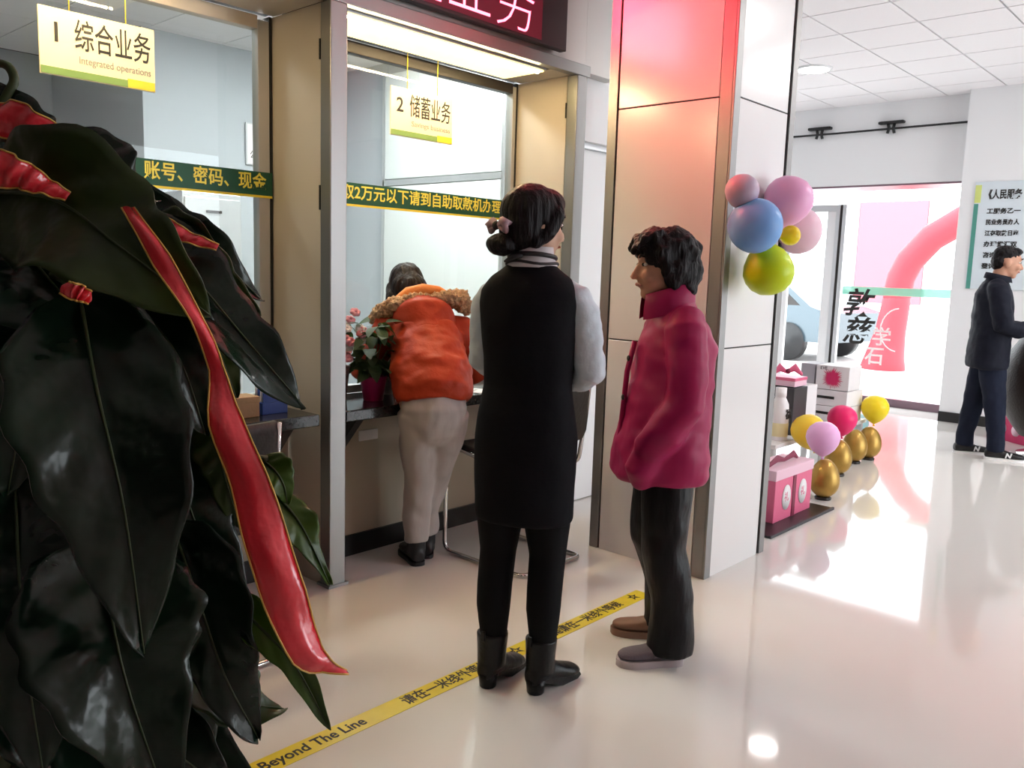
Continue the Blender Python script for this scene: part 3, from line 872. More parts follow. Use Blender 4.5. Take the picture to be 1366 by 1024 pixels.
# ---- the woman in the magenta coat, facing left in the photo
def magenta_woman():
    HC = (0.035, 0, 1.425)
    b = MB()
    W, E3 = head_volume(b, HC, radians(4), 0.06, 1.02)
    b.tube([(-0.02, 0, 1.20), (-0.005, 0, 1.28), (0.015, 0, 1.38)], [0.07, 0.056, 0.054], 14, True)
    b.stack([(0, 0, 0.72, .09, .13), (0, 0, .82, .11, .15), (0.0, 0, .95, .10, .13), (-.01, 0, 1.12, .11, .14), (-.02, 0, 1.22, .09, .15), (-.015, 0, 1.27, .05, .08)])
    sh = [(-0.012, .160, 1.205), (-0.012, -.160, 1.205)]
    el = [(-0.005, .218, .96), (-0.01, -.218, .97)]
    wr = [(0.105, .185, .80), (0.09, -.18, .80)]
    for k in (0, 1):
        b.tube([sh[k], el[k], wr[k]], [0.045, 0.036, 0.024], 12, True)
        hand(b, (wr[k][0] - .03, wr[k][1] * .9, wr[k][2]), (0.1, -.35 if k == 0 else .35, -1), (0, 0.9 if k == 0 else -0.9, .2), 0.85, 0.5, -1 if k else 1)
    for sg, fx, fy in ((1, -0.02, 0.105), (-1, -0.05, -0.12)):
        b.tube([(0, sg * .07, .74), (0.0, sg * .085, .60), (0.004, sg * .095, .42), (fx - .012, fy, .25), (fx, fy, .06)], [0.075, 0.065, 0.05, 0.045, 0.032], 12, True)
    body = obj('person', remesh(b, 'person', 0.0075, 2, (0.0012, 30, 30, 30)), 'skin_ruddy')
    face_parts(body, W, E3, 1.02)
    c = MB()
    c.stack([(0.014, 0, 0.668, .160, .205), (0.016, 0, 0.69, .176, .215), (0.012, 0, .78, .168, .210), (0.0, 0, .92, .150, .196), (-0.012, 0, 1.05, .142, .188), (-.022, 0, 1.15, .134, .182),
             (-0.024, 0, 1.215, .112, .165), (-.018, 0, 1.255, .088, .115), (-0.004, 0, 1.285, .080, .084), (0.008, 0, 1.325, .078, .078), (0.012, 0, 1.352, .072, .072)], 36, 2.2)
    for k in (0, 1):
        c.tube([(-0.025, (1 if k == 0 else -1) * .115, 1.225), sh[k], ((sh[k][0] + el[k][0]) / 2 - .005, (sh[k][1] + el[k][1]) / 2 + (.012 if k == 0 else -.012), 1.09), el[k], ((el[k][0] + wr[k][0]) / 2, (el[k][1] + wr[k][1]) / 2, .87), (wr[k][0] - .01, wr[k][1], wr[k][2] + .012)],
               [0.07, 0.074, 0.074, 0.070, 0.066, 0.060], 18, True)
    c.tube([(0.09, .17, .80), (0.12, .17, .73), (0.11, .16, .70)], [0.055, 0.060, 0.05], 14, True)
    co = obj('coat', remesh(c, 'coat', 0.0095, 3, (0.011, 6.5, 6.5, 11)), 'coat_magenta', body)
    # collar: open stand-up ring
    cr = MB()
    rings = []
    for (r, z, tl) in ((0.088, 1.265, .0), (0.087, 1.31, 0), (0.083, 1.355, 0), (0.076, 1.358, 0), (0.079, 1.31, 0)):
        rings.append([Vector((0.018 + r * 1.12 * cos(a), r * sin(a), z - 0.030 * cos(a))) for a in [radians(22) + radians(316) * i / 30 for i in range(31)]])
    cr.rings(rings, closed=False, caps=False)
    obj('collar', cr.mesh('collar'), 'coat_magenta', co)
    MB().tube([(0.128, 0.0, 1.16), (0.150, 0.0, 1.05), (0.158, 0, .92), (0.168, 0, .78), (0.168, 0, .69)], [0.010] * 5, 8).build('front_flap', 'coat_magenta', co)
    for z in (1.10, .96, .82):
        MB().ell((0.165 if z < 1 else 0.152, 0.02, z), .006, .011, .011, 12, 6).build('button', 'black_plastic', co)
    t = MB()
    for sg, fx, fy in ((1, -0.018, 0.100), (-1, -0.05, -0.12)):
        t.tube([(0, sg * .07, .74), (0.0, sg * .085, .60), (0.006, sg * .095, .42), (fx - .012, fy, .25), (fx - .018, fy, .10), (fx - .016, fy, .045)], [0.098, 0.092, 0.082, 0.078, 0.082, 0.084], 18)
    obj('trousers', remesh(t, 'trousers', 0.009, 3, (0.008, 10, 10, 6)), 'trouser_black', body)
    for fx, fy, rz, up, so in ((-0.02, 0.105, 4, 'shoe_grey', 'sole_pale'), (-0.045, -0.12, -14, 'shoe_brown', 'shoe_brown')):
        mx = Matrix.Translation((fx, fy, 0)) @ Matrix.Rotation(radians(rz), 4, 'Z')
        bt = MB().rings([[p + Vector((0, 0, 0.022)) for p in r] for r in shoe_mesh(0.235, 0.088, 0.072)])
        me = remesh(bt, 'shoe', 0.006, 3)
        me.transform(mx)
        so_ = obj('shoe', me, up, body)
        s_ = sole_mesh(0.24, 0.092, 0.0, 0.026)
        s_.v = [mx @ p for p in s_.v]
        s_.build('sole', so, so_)
    hm = MB()
    hm.ell(W(-0.018, 0, 0.045), 0.112, 0.096, 0.092, rot=E3)
    hm.ell(W(-0.055, 0, -0.015), 0.078, 0.092, 0.098, rot=E3)
    hm.ell(W(-0.070, 0, -0.070), 0.045, 0.075, 0.050, rot=E3)
    for sg in (-1, 1):
        hm.ell(W(-0.012, sg * .076, -0.012), 0.050, 0.026, 0.070, rot=E3)
        hm.tube([W(0.052, sg * .052, 0.085), W(0.030, sg * .082, 0.045), W(0.016, sg * .086, -0.01)], [0.024, 0.026, 0.02], 10, True)
    for k in range(9):
        y = -0.06 + 0.015 * k
        hm.tube([W(0.03, y * .8, 0.118), W(0.085, y, 0.096), W(0.100 + .006 * (k % 3), y * 1.05, 0.068 - 0.012 * (k % 2))], [0.020, 0.018, 0.009], 8, True)
    obj('hair', remesh(hm, 'hair', 0.0065, 1, (0.010, 34, 34, 26)), 'hair_black', body)
    return body
mag = magenta_woman()
place(mag, (2.62, 1.626, 0), radians(136), 'person in magenta padded coat and black trousers facing left beside the column')

# ---- the man in the navy coat near the entrance, facing right in the photo
def navy_man():
    HC = (0.055, 0, 1.575)
    b = MB()
    W, E3 = head_volume(b, HC, 0.0, 0.16, 1.05)
    b.tube([(0.0, 0, 1.37), (0.01, 0, 1.44), (0.03, 0, 1.52)], [0.075, 0.062, 0.060], 14, True)
    b.stack([(0, 0, 0.80, .10, .14), (0, 0, .92, .115, .155), (0.0, 0, 1.05, .11, .145), (-.01, 0, 1.24, .12, .16), (-.01, 0, 1.36, .10, .17), (0, 0, 1.43, .05, .08)])
    sh = [(-0.02, .185, 1.36), (-0.02, -.185, 1.36)]
    el = [(0.0, .245, 1.08), (0.03, -.245, 1.08)]
    wr = [(0.235, .16, 1.055), (0.25, -.13, 1.07)]
    for k in (0, 1):
        b.tube([sh[k], el[k], wr[k]], [0.05, 0.04, 0.027], 12, True)
        hand(b, wr[k], (0.9, -.4 if k == 0 else .4, 0.1), (0, 0.2 if k == 0 else -0.2, .9), 1.05, 0.7, -1 if k else 1)
    for sg, fx, fy in ((1, -0.09, 0.10), (-1, 0.11, -0.08)):
        b.tube([(0, sg * .08, .86), (fx * .6, sg * .09, .46), (fx, fy, .06)], [0.085, 0.06, 0.038], 12, True)
    body = obj('person', remesh(b, 'person', 0.009, 2), 'skin_ruddy')
    face_parts(body, W, E3, 1.05)
    c = MB()
    c.stack([(-0.015, 0, 0.73, .145, .215), (-.015, 0, 0.76, .152, .222), (-0.012, 0, .90, .150, .212), (0.0, 0, 1.05, .148, .205), (-0.006, 0, 1.2, .144, .205), (-.014, 0, 1.32, .130, .20),
             (-0.012, 0, 1.385, .105, .165), (-.002, 0, 1.425, .082, .105), (0.008, 0, 1.465, .074, .080)], 36, 2.2)
    for k in (0, 1):
        c.tube([(-0.02, (1 if k == 0 else -1) * .13, 1.375), sh[k], el[k], ((el[k][0] + wr[k][0]) / 2, (el[k][1] + wr[k][1]) / 2, 1.05), (wr[k][0] - .015, wr[k][1], wr[k][2])],
               [0.072, 0.078, 0.074, 0.068, 0.055], 18, True)
    co = obj('coat', remesh(c, 'coat', 0.011, 3, (0.008, 9, 9, 11)), 'coat_navy', body)
    cr = MB()
    rings = []
    for (r, z) in ((0.084, 1.44), (0.092, 1.475), (0.098, 1.455), (0.104, 1.43)):
        rings.append([Vector((0.006 + r * cos(a), r * sin(a), z - 0.02 * cos(a))) for a in [radians(25) + radians(310) * i / 26 for i in range(27)]])
    cr.rings(rings, closed=False, caps=False)
    obj('collar', cr.mesh('collar'), 'coat_navy', co)
    t = MB()
    for sg, fx, fy in ((1, -0.10, 0.10), (-1, 0.10, -0.08)):
        t.tube([(0, sg * .078, .86), (fx * .3, sg * .088, .64), (fx * .62, sg * .092, .42), (fx * .95, fy, .18), (fx, fy, .07)], [0.108, 0.096, 0.080, 0.066, 0.070], 18)
    obj('jeans', remesh(t, 'jeans', 0.010, 3, (0.007, 10, 10, 9)), 'jeans_dark', body)
    for fx, fy, rz in ((-0.10, 0.10, 8), (0.10, -0.08, -4)):
        mx = Matrix.Translation((fx, fy, 0)) @ Matrix.Rotation(radians(rz), 4, 'Z')
        bt = MB().rings([[p + Vector((0, 0, 0.020)) for p in r] for r in shoe_mesh(0.285, 0.10, 0.085)])
        me = remesh(bt, 'shoe', 0.007, 3)
        me.transform(mx)
        so_ = obj('sneaker', me, 'shoe_black', body)
        s_ = sole_mesh(0.288, 0.104, 0.0, 0.022)
        s_.v = [mx @ p for p in s_.v]
        s_.build('sole', 'white_print', so_)
        for sg in (-1, 1):
            f_ = Matrix.Translation((0.085, sg * 0.0475, 0.048)) @ (FACE_Y if sg < 0 else Matrix.Rotation(pi, 4, 'Z') @ FACE_Y)
            lt = text('side_letter', 'N', 0.055, 'white_print', so_, (0, 0, 0), FLAT, bold=0.002, shear=0.25 if sg < 0 else -.25, ext=0.004)
            lt.data.transform(mx @ f_)
    hm = MB()
    hm.ell(W(-0.016, 0, 0.048), 0.098, 0.082, 0.080, rot=E3)
    hm.ell(W(-0.052, 0, 0.0), 0.062, 0.080, 0.078, rot=E3)
    hm.ell(W(0.040, 0, 0.088), 0.048, 0.062, 0.030, rot=E3)
    obj('hair', remesh(hm, 'hair', 0.007, 2, (0.004, 50, 50, 50)), 'hair_black', body)
    return body
man = navy_man()
place(man, (7.63, 1.76, 0), radians(-66), 'person in navy coat and dark jeans standing near the entrance, facing right')
ph = empty('mobile_phone', (7.63 + 0.36 * cos(radians(-66)), 1.76 + 0.36 * sin(radians(-66)), 1.05), radians(-66))
pm = Matrix.Rotation(radians(-40), 4, 'Y')
MB().box(-0.006, 0.004, -0.036, 0.036, 0.02, 0.165, 0.002, mx=pm).build('case', 'black_plastic', ph)
MB().box(-0.0075, -0.0062, -0.032, 0.032, 0.027, 0.158, mx=pm).build('screen', 'dark_frame', ph)
tag(ph, 'dark mobile phone held in front of the man in navy coat', 'phone')

# ---- the woman in the orange jacket, leaning over the second counter
def orange_woman():
    # local x: towards the counter, hips stay behind the feet, torso leans forward
    HC = (0.47, 0.055, 1.285)
    b = MB()
    W, E3 = head_volume(b, HC, radians(6), 0.75, 0.98)
    b.tube([(0.27, 0.02, 1.10), (0.34, 0.03, 1.16), (0.41, 0.045, 1.22)], [0.062, 0.05, 0.05], 14, True)
    b.tube([(-0.07, 0, .78), (-0.03, 0, .88), (0.08, 0, .98), (0.18, 0.01, 1.07), (0.27, 0.02, 1.13)], [0.13, 0.13, 0.115, 0.12, 0.09], 18, True, flat=1.2, side=(1, 0, 0))
    sh = [(0.23, .175, 1.105), (0.23, -.168, 1.105)]
    el = [(0.24, .285, .89), (0.22, -.265, .89)]
    wr = [(0.46, .14, .82), (0.47, -.09, .82)]
    for k in (0, 1):
        b.tube([sh[k], el[k], wr[k]], [0.045, 0.036, 0.024], 12, True)
        hand(b, wr[k], (0.8, -.4 if k == 0 else .4, -0.1), (0, 0, 1), 0.9, 0.4, -1 if k else 1)
    for sg, fx, fy in ((1, -0.005, 0.06), (-1, 0.09, -0.005)):
        b.tube([(-0.07, sg * .06, .78), (-0.03 + (.05 if sg < 0 else 0), .05 if sg > 0 else -.03, .42), (fx, fy, .06)], [0.075, 0.045, 0.030], 12, True)
    body = obj('person', remesh(b, 'person', 0.009, 2), 'skin')
    face_parts(body, W, E3, .98)
    # jacket
    c = MB()
    c.tube([(-0.085, 0, .785), (-0.075, 0, .82), (-0.015, 0, .90), (0.08, 0, .97), (0.16, 0.005, 1.05), (0.23, 0.01, 1.11), (0.29, 0.02, 1.15)],
           [0.150, 0.164, 0.166, 0.160, 0.152, 0.130, 0.08], 28, False, flat=1.14, side=(1, 0, 0))
    for k in (0, 1):
        sg = 1 if k == 0 else -1
        c.tube([(0.22, sg * .11, 1.10), sh[k], ((sh[k][0] + el[k][0]) / 2, sh[k][1] * .5 + el[k][1] * .5 + sg * .01, .975), el[k], ((el[k][0] + wr[k][0]) / 2, (el[k][1] + wr[k][1]) / 2, .845), (wr[k][0] - .03, wr[k][1], .835)],
               [0.072, 0.076, 0.072, 0.066, 0.058, 0.045], 18, True)
    co = obj('jacket', remesh(c, 'jacket', 0.010, 3, (0.013, 8, 8, 16)), 'jacket_orange', body)
    h_ = MB()
    h_.tube([(0.10, 0.01, 1.09), (0.16, 0.01, 1.14), (0.24, 0.01, 1.17)], [0.085, 0.125, 0.12], 20, True, flat=1.25, side=(1, 0, 0))
    hd_ = obj('hood', remesh(h_, 'hood', 0.010, 3, (0.006, 12, 12, 12)), 'jacket_orange', co)
    MB().tube([(0.23, 0.15, 1.215), (0.21, 0.08, 1.265), (0.205, 0.01, 1.28), (0.21, -0.06, 1.275), (0.23, -0.135, 1.245)], [0.024, 0.036, 0.038, 0.034, 0.022], 14, True).build('hood_lining', 'hood_lining', hd_)
    fu = MB()
    pts = [(0.27, 0.235, 1.14), (0.215, 0.21, 1.175), (0.175, 0.15, 1.215), (0.165, 0.07, 1.245), (0.165, -0.02, 1.255), (0.18, -0.10, 1.255), (0.215, -0.17, 1.245), (0.27, -0.215, 1.20)]
    fu.tube(pts, [0.028, 0.040, 0.040, 0.026, 0.020, 0.034, 0.050, 0.036], 16, True)
    fur = obj('fur_trim', remesh(fu, 'fur_trim', 0.007, 1, (0.016, 60, 60, 60)), 'fur_tan', hd_)
    fur['kind'] = 'stuff'
    # trousers
    t = MB()
    t.tube([(-0.085, 0, .70), (-0.095, 0, .76), (-0.080, 0, .80), (-0.06, 0, .84)], [0.125, 0.138, 0.128, 0.105], 22, True, flat=1.12, side=(1, 0, 0))
    for sg, fx, fy in ((1, -0.010, 0.060), (-1, 0.09, -0.005)):
        t.tube([(-0.085, sg * .062, .74), (-0.06 + (.02 if sg < 0 else 0), sg * .058, .58), (-0.03 + (.05 if sg < 0 else 0), sg * .05 if sg > 0 else -.03, .42), (fx - .012, fy, .24), (fx - .01, fy, .11)], [0.105, 0.090, 0.074, 0.064, 0.058], 18)
    obj('trousers', remesh(t, 'trousers', 0.009, 3, (0.010, 11, 11, 9)), 'trouser_grey', body)
    for fx, fy, rz in ((-0.005, 0.060, 10), (0.09, -0.005, -8)):
        mx = Matrix.Translation((fx, fy, 0)) @ Matrix.Rotation(radians(rz), 4, 'Z')
        bt = MB().rings([[p + Vector((0, 0, 0.016)) for p in r] for r in shoe_mesh(0.235, 0.086, 0.085)])
        bt.tube([(-0.01, 0, 0.06), (-0.012, 0, 0.13)], [0.046, 0.046], 16)
        me = remesh(bt, 'shoe', 0.006, 3)
        me.transform(mx)
        so_ = obj('shoe', me, 'shoe_black', body)
        s_ = sole_mesh(0.238, 0.09, 0.0, 0.018)
        s_.v = [mx @ p for p in s_.v]
        s_.build('sole', 'shoe_black', so_)
    hm = MB()
    hm.ell(W(-0.012, 0, 0.036), 0.108, 0.090, 0.096, rot=E3)
    hm.ell(W(-0.045, 0, -0.03), 0.076, 0.090, 0.090, rot=E3)
    hm.tube([W(0.0, .075, -0.0), W(0.01, .085, -0.07), W(0.02, .08, -0.13)], [0.036, 0.036, 0.02], 12, True)
    hm.tube([W(0.0, -.075, -0.0), W(0.01, -.085, -0.06)], [0.036, 0.03], 12, True)
    obj('hair', remesh(hm, 'hair', 0.007, 2, (0.006, 30, 30, 12)), 'hair_brown', body)
    return body
org = orange_woman()
place(org, (2.652, 2.925, 0), radians(57), 'person in orange jacket with fur hood and grey trousers leaning on the counter')

# ------------------------------------------------------------------ tall foliage plant with red ribbons in the foreground
def leaf_mat(name, c1, c2, rough):
    m = bpy.data.materials.new(name)
    m.use_nodes = True
    nt = m.node_tree
    b = nt.nodes['Principled BSDF']
    tc = nt.nodes.new('ShaderNodeTexCoord')
    mp = nt.nodes.new('ShaderNodeMapping')
    n = nt.nodes.new('ShaderNodeTexNoise')
    n.inputs['Scale'].default_value = 9
    n.inputs['Detail'].default_value = 4
    r = nt.nodes.new('ShaderNodeValToRGB')
    r.color_ramp.elements[0].color = (*c1, 1)
    r.color_ramp.elements[1].color = (*c2, 1)
    r.color_ramp.elements[0].position = 0.35
    r.color_ramp.elements[1].position = 0.75
    nt.links.new(tc.outputs['Object'], n.inputs['Vector'])
    nt.links.new(n.outputs['Fac'], r.inputs['Fac'])
    nt.links.new(r.outputs['Color'], b.inputs['Base Color'])
    b.inputs['Roughness'].default_value = rough
    b.inputs['Specular IOR Level'].default_value = 0.38
    w = nt.nodes.new('ShaderNodeTexNoise')
    w.inputs['Scale'].default_value = 26
    bp = nt.nodes.new('ShaderNodeBump')
    bp.inputs['Strength'].default_value = 0.5
    bp.inputs['Distance'].default_value = 0.01
    nt.links.new(tc.outputs['Object'], w.inputs['Vector'])
    nt.links.new(w.outputs['Fac'], bp.inputs['Height'])
    nt.links.new(bp.outputs['Normal'], b.inputs['Normal'])
    tl = nt.nodes.new('ShaderNodeBsdfTranslucent')
    tl.inputs[0].default_value = (c2[0] * 1.6, c2[1] * 1.6, c2[2] * .8, 1)
    ad = nt.nodes.new('ShaderNodeMixShader')
    ad.inputs[0].default_value = 0.18
    out = nt.nodes['Material Output']
    nt.links.new(b.outputs[0], ad.inputs[1])
    nt.links.new(tl.outputs[0], ad.inputs[2])
    nt.links.new(ad.outputs[0], out.inputs[0])
    M[name] = m
leaf_mat('leaf_dark', (0.003, 0.011, 0.006), (0.008, 0.026, 0.012), 0.20)
leaf_mat('leaf_olive', (0.012, 0.028, 0.004), (0.036, 0.062, 0.006), 0.32)
leaf_mat('leaf_green', (0.024, 0.060, 0.008), (0.080, 0.150, 0.014), 0.30)
mat('moss_pole', (0.030, 0.022, 0.012), 0.95, bump=(60, 1.0))
mat('stem_green', (0.035, 0.055, 0.015), 0.5)
mat('ribbon_red', (0.86, 0.035, 0.055), 0.18, spec=0.7, coat=0.6, bump=(16, 0.5))
mat('ribbon_lit_edge', (0.75, 0.45, 0.10), 0.35)  # yellowish light on the ribbon edges, put into the colour
mat('pot_brown', (0.10, 0.045, 0.025), 0.4, var=(8, 0.7))
mat('soil', (0.015, 0.010, 0.007), 0.95, bump=(40, 1.0))

CAM = Vector((0, 0, 1.4))
def leaf(parent, mid, hw, m, fold=0.25, tilt=0.0, wave=0.05, shape=0.62, seed=0):
    """blade along midrib points; hw = greatest half width; tilt turns the blade about its midrib"""
    NL, NW = 36, 7
    P = crom(mid, NL)
    verts, faces = [], []
    rnd = random.Random(seed)
    ph = rnd.uniform(0, 6)
    for i in range(NL + 1):
        t = i / NL
        tan = (P[min(i + 1, NL)] - P[max(i - 1, 0)]).normalized()
        nrm = (CAM - P[i]).normalized()
        side = tan.cross(nrm).normalized()
        nrm = side.cross(tan).normalized()
        ca, sa = cos(tilt), sin(tilt)
        side, nrm = side * ca + nrm * sa, nrm * ca - side * sa
        w = hw * (sin(pi * min(1, t ** shape)) ** 0.75 if t < 1 else 0) + 0.0008
        if t < 0.06: w *= 0.4 + t * 10
        for j in range(-NW, NW + 1):
            s = j / NW
            wob = wave * hw * abs(s) ** 1.5 * sin(ph + t * 11 + (2.0 if s > 0 else 0))
            lift = -fold * w * (1 - abs(s)) * 1.0 + wob + 0.05 * w * sin(abs(s) * 7 - t * 34) * abs(s) * (1.15 - abs(s)) * 2
            edge = 1 + 0.05 * sin(t * 31 + ph + s)
            verts.append(P[i] + side * (s * w * edge) + nrm * lift)
    K = 2 * NW + 1
    for i in range(NL):
        for j in range(K - 1):
            faces.append((i * K + j, i * K + j + 1, (i + 1) * K + j + 1, (i + 1) * K + j))
    me = bpy.data.meshes.new('leaf')
    o0 = parent.location
    me.from_pydata([tuple(v - o0) for v in verts], [], faces)
    shade(me)
    me.update()
    o = obj('leaf', me, m, parent)
    sd = o.modifiers.new('thickness', 'SOLIDIFY')
    sd.thickness = 0.0014
    vein = MB().tube([p - o0 + (CAM - p).normalized() * (-(fold - 0.03) * 0.0 + 0.0005) - (CAM - p).normalized() * fold * hw * (sin(pi * min(1, (i / NL) ** shape)) ** .75 if i < NL else 0) * 1.0 for i, p in enumerate(P) if i % 2 == 0],
                     [0.0015 * (1 - i / 20) + 0.0005 for i in range(len(P[::2]))], 6).build('midrib', 'stem_green', o)
    return o

pl = empty('potted_plant', (0.32, 1.10, 0.0))
MB().lathe([(0.13, 0.0), (0.15, 0.02), (0.19, 0.30), (0.20, 0.34), (0.185, 0.34), (0.175, 0.30)], 32).build('pot', 'pot_brown', pl)
MB().lathe([(0.005, 0.315), (0.174, 0.305), (0.172, 0.28)], 24).build('soil', 'soil', pl)
MB().tube([(0, 0, 0.25), (0, 0, 1.0), (0.0, 0, 1.52)], 0.045, 14, True).build('moss_pole', 'moss_pole', pl)
for k in range(5):
    a0 = k * 1.3
    MB().tube([(0.052 * cos(a0 + z * 2.0), 0.052 * sin(a0 + z * 2.0), 0.30 + z * 0.24) for z in range(6)], 0.010, 8, True).build('vine', 'stem_green', pl)

LEAVES = [
    # midrib points, half width, material, fold, tilt, wave, shape
    ([(0.280, 0.994, 1.461), (0.308, 0.872, 1.452), (0.339, 0.799, 1.409), (0.400, 0.750, 1.348)], 0.072, 'leaf_olive', 0.2, 0.25, 0.10, 0.62),
    ([(0.318, 0.844, 1.369), (0.298, 0.759, 1.285), (0.306, 0.730, 1.182), (0.333, 0.760, 1.031)], 0.072, 'leaf_dark', 0.30, 0.10, 0.08, 0.66),
    ([(0.432, 1.007, 1.462), (0.452, 0.896, 1.388), (0.485, 0.830, 1.314), (0.544, 0.808, 1.237)], 0.052, 'leaf_dark', 0.35, 0.75, 0.16, 0.62),
    ([(0.375, 1.079, 1.507), (0.393, 1.001, 1.512), (0.417, 0.969, 1.491), (0.458, 0.980, 1.465)], 0.042, 'leaf_dark', 0.35, 0.8, 0.18, 0.60),
    ([(0.456, 1.092, 1.489), (0.481, 1.008, 1.440), (0.526, 0.967, 1.401), (0.586, 0.966, 1.351)], 0.040, 'leaf_dark', 0.4, 0.5, 0.15, 0.60),
    ([(0.463, 1.028, 1.439), (0.474, 0.966, 1.413), (0.498, 0.916, 1.367), (0.549, 0.913, 1.336)], 0.040, 'leaf_olive', 0.3, -0.2, 0.15, 0.60),
    ([(0.335, 0.865, 1.116), (0.315, 0.785, 1.059), (0.321, 0.764, 0.990), (0.354, 0.763, 0.864)], 0.082, 'leaf_dark', 0.28, 0.15, 0.10, 0.62),
    ([(0.432, 0.905, 1.102), (0.427, 0.837, 1.035), (0.440, 0.807, 0.955), (0.484, 0.814, 0.861)], 0.052, 'leaf_dark', 0.3, -0.25, 0.22, 0.58),
    ([(0.450, 0.920, 0.977), (0.458, 0.857, 0.931), (0.479, 0.828, 0.902), (0.522, 0.822, 0.880)], 0.042, 'leaf_olive', 0.3, 0.3, 0.2, 0.55),
    ([(0.461, 0.844, 1.032), (0.469, 0.786, 1.009), (0.493, 0.751, 0.966), (0.534, 0.748, 0.879)], 0.020, 'leaf_green', 0.35, -0.3, 0.12, 0.62),
    ([(0.567, 0.947, 1.153), (0.568, 0.914, 1.144), (0.575, 0.903, 1.126), (0.587, 0.913, 1.096)], 0.023, 'leaf_green', 0.2, 0.3, 0.1, 0.55),
    ([(0.587, 0.945, 1.106), (0.593, 0.903, 1.079), (0.603, 0.885, 1.047), (0.627, 0.878, 0.988)], 0.026, 'leaf_green', 0.3, 0.6, 0.2, 0.52),
    ([(0.491, 0.925, 1.226), (0.484, 0.894, 1.183), (0.493, 0.890, 1.138), (0.514, 0.901, 1.081)], 0.030, 'leaf_olive', 0.3, -0.4, 0.12, 0.6),
    ([(0.333, 0.981, 1.384), (0.291, 0.894, 1.320), (0.281, 0.892, 1.256), (0.277, 0.937, 1.158)], 0.062, 'leaf_dark', 0.3, -0.3, 0.1, 0.62),
    ([(0.303, 0.998, 1.157), (0.272, 0.898, 1.091), (0.270, 0.883, 1.003), (0.286, 0.897, 0.862)], 0.075, 'leaf_dark', 0.3, -0.2, 0.1, 0.62),
    ([(0.337, 0.994, 1.101), (0.316, 0.930, 1.038), (0.308, 0.926, 0.975), (0.305, 0.945, 0.901)], 0.040, 'leaf_olive', 0.3, 0.3, 0.1, 0.6),
    ([(0.288, 1.046, 1.468), (0.300, 0.932, 1.406), (0.318, 0.872, 1.357), (0.357, 0.849, 1.306)], 0.070, 'leaf_dark', 0.3, 0.2, 0.1, 0.62),
    ([(0.377, 0.967, 1.409), (0.397, 0.904, 1.355), (0.424, 0.862, 1.294), (0.456, 0.870, 1.208)], 0.060, 'leaf_dark', 0.3, 0.2, 0.1, 0.62),
    ([(0.302, 1.129, 1.579), (0.322, 1.053, 1.535), (0.346, 1.019, 1.500), (0.388, 1.009, 1.455)], 0.050, 'leaf_dark', 0.3, 0.3, 0.1, 0.62),
    ([(0.451, 0.995, 1.207), (0.451, 0.923, 1.147), (0.463, 0.896, 1.080), (0.509, 0.880, 0.953)], 0.060, 'leaf_dark', 0.3, 0.2, 0.15, 0.62),
    ([(0.360, 0.984, 0.956), (0.367, 0.923, 0.912), (0.408, 0.867, 0.856), (0.464, 0.837, 0.790)], 0.062, 'leaf_dark', 0.3, 0.1, 0.15, 0.6),
    ([(0.380, 1.131, 1.196), (0.389, 1.045, 1.116), (0.406, 1.008, 1.028), (0.431, 1.012, 0.884)], 0.085, 'leaf_dark', 0.2, 0.0, 0.1, 0.62),
    ([(0.334, 1.207, 1.323), (0.344, 1.119, 1.238), (0.348, 1.093, 1.132), (0.363, 1.105, 0.974)], 0.085, 'leaf_dark', 0.2, 0.0, 0.1, 0.62),
    ([(0.431, 1.160, 1.324), (0.454, 1.061, 1.254), (0.478, 1.016, 1.163), (0.505, 1.018, 1.021)], 0.080, 'leaf_dark', 0.2, 0.1, 0.1, 0.62),
    ([(0.299, 1.174, 0.971), (0.325, 1.075, 0.918), (0.350, 1.034, 0.848), (0.379, 1.032, 0.698)], 0.090, 'leaf_dark', 0.2, 0.1, 0.1, 0.62),
    ([(0.437, 1.085, 0.979), (0.453, 0.996, 0.922), (0.466, 0.967, 0.849), (0.486, 0.974, 0.694)], 0.075, 'leaf_dark', 0.2, 0.1, 0.1, 0.62),
    ([(0.371, 1.226, 1.473), (0.390, 1.133, 1.409), (0.420, 1.083, 1.329), (0.460, 1.077, 1.214)], 0.085, 'leaf_dark', 0.2, 0.1, 0.1, 0.62),
    ([(0.536, 1.046, 1.329), (0.540, 1.005, 1.298), (0.547, 0.991, 1.265), (0.564, 0.994, 1.224)], 0.030, 'leaf_olive', 0.2, 0.3, 0.1, 0.6),
]
for i, (mid, hw, m_, fo, ti, wa, shp) in enumerate(LEAVES):
    lf = leaf(pl, mid, hw, m_, fo, ti, wa, shp, i)
    p0 = Vector(mid[0]) - pl.location
    p1 = (Vector(mid[1]) - Vector(mid[0])).normalized()
    root = Vector((0.02 * cos(i), 0.02 * sin(i), max(0.4, min(1.5, p0.z - 0.06))))
    MB().tube(crom([root, (root + p0) / 2 + Vector((0, 0, 0.04)), p0, p0 + p1 * 0.01], 8), 0.0038, 8).build('petiole', 'stem_green', lf)
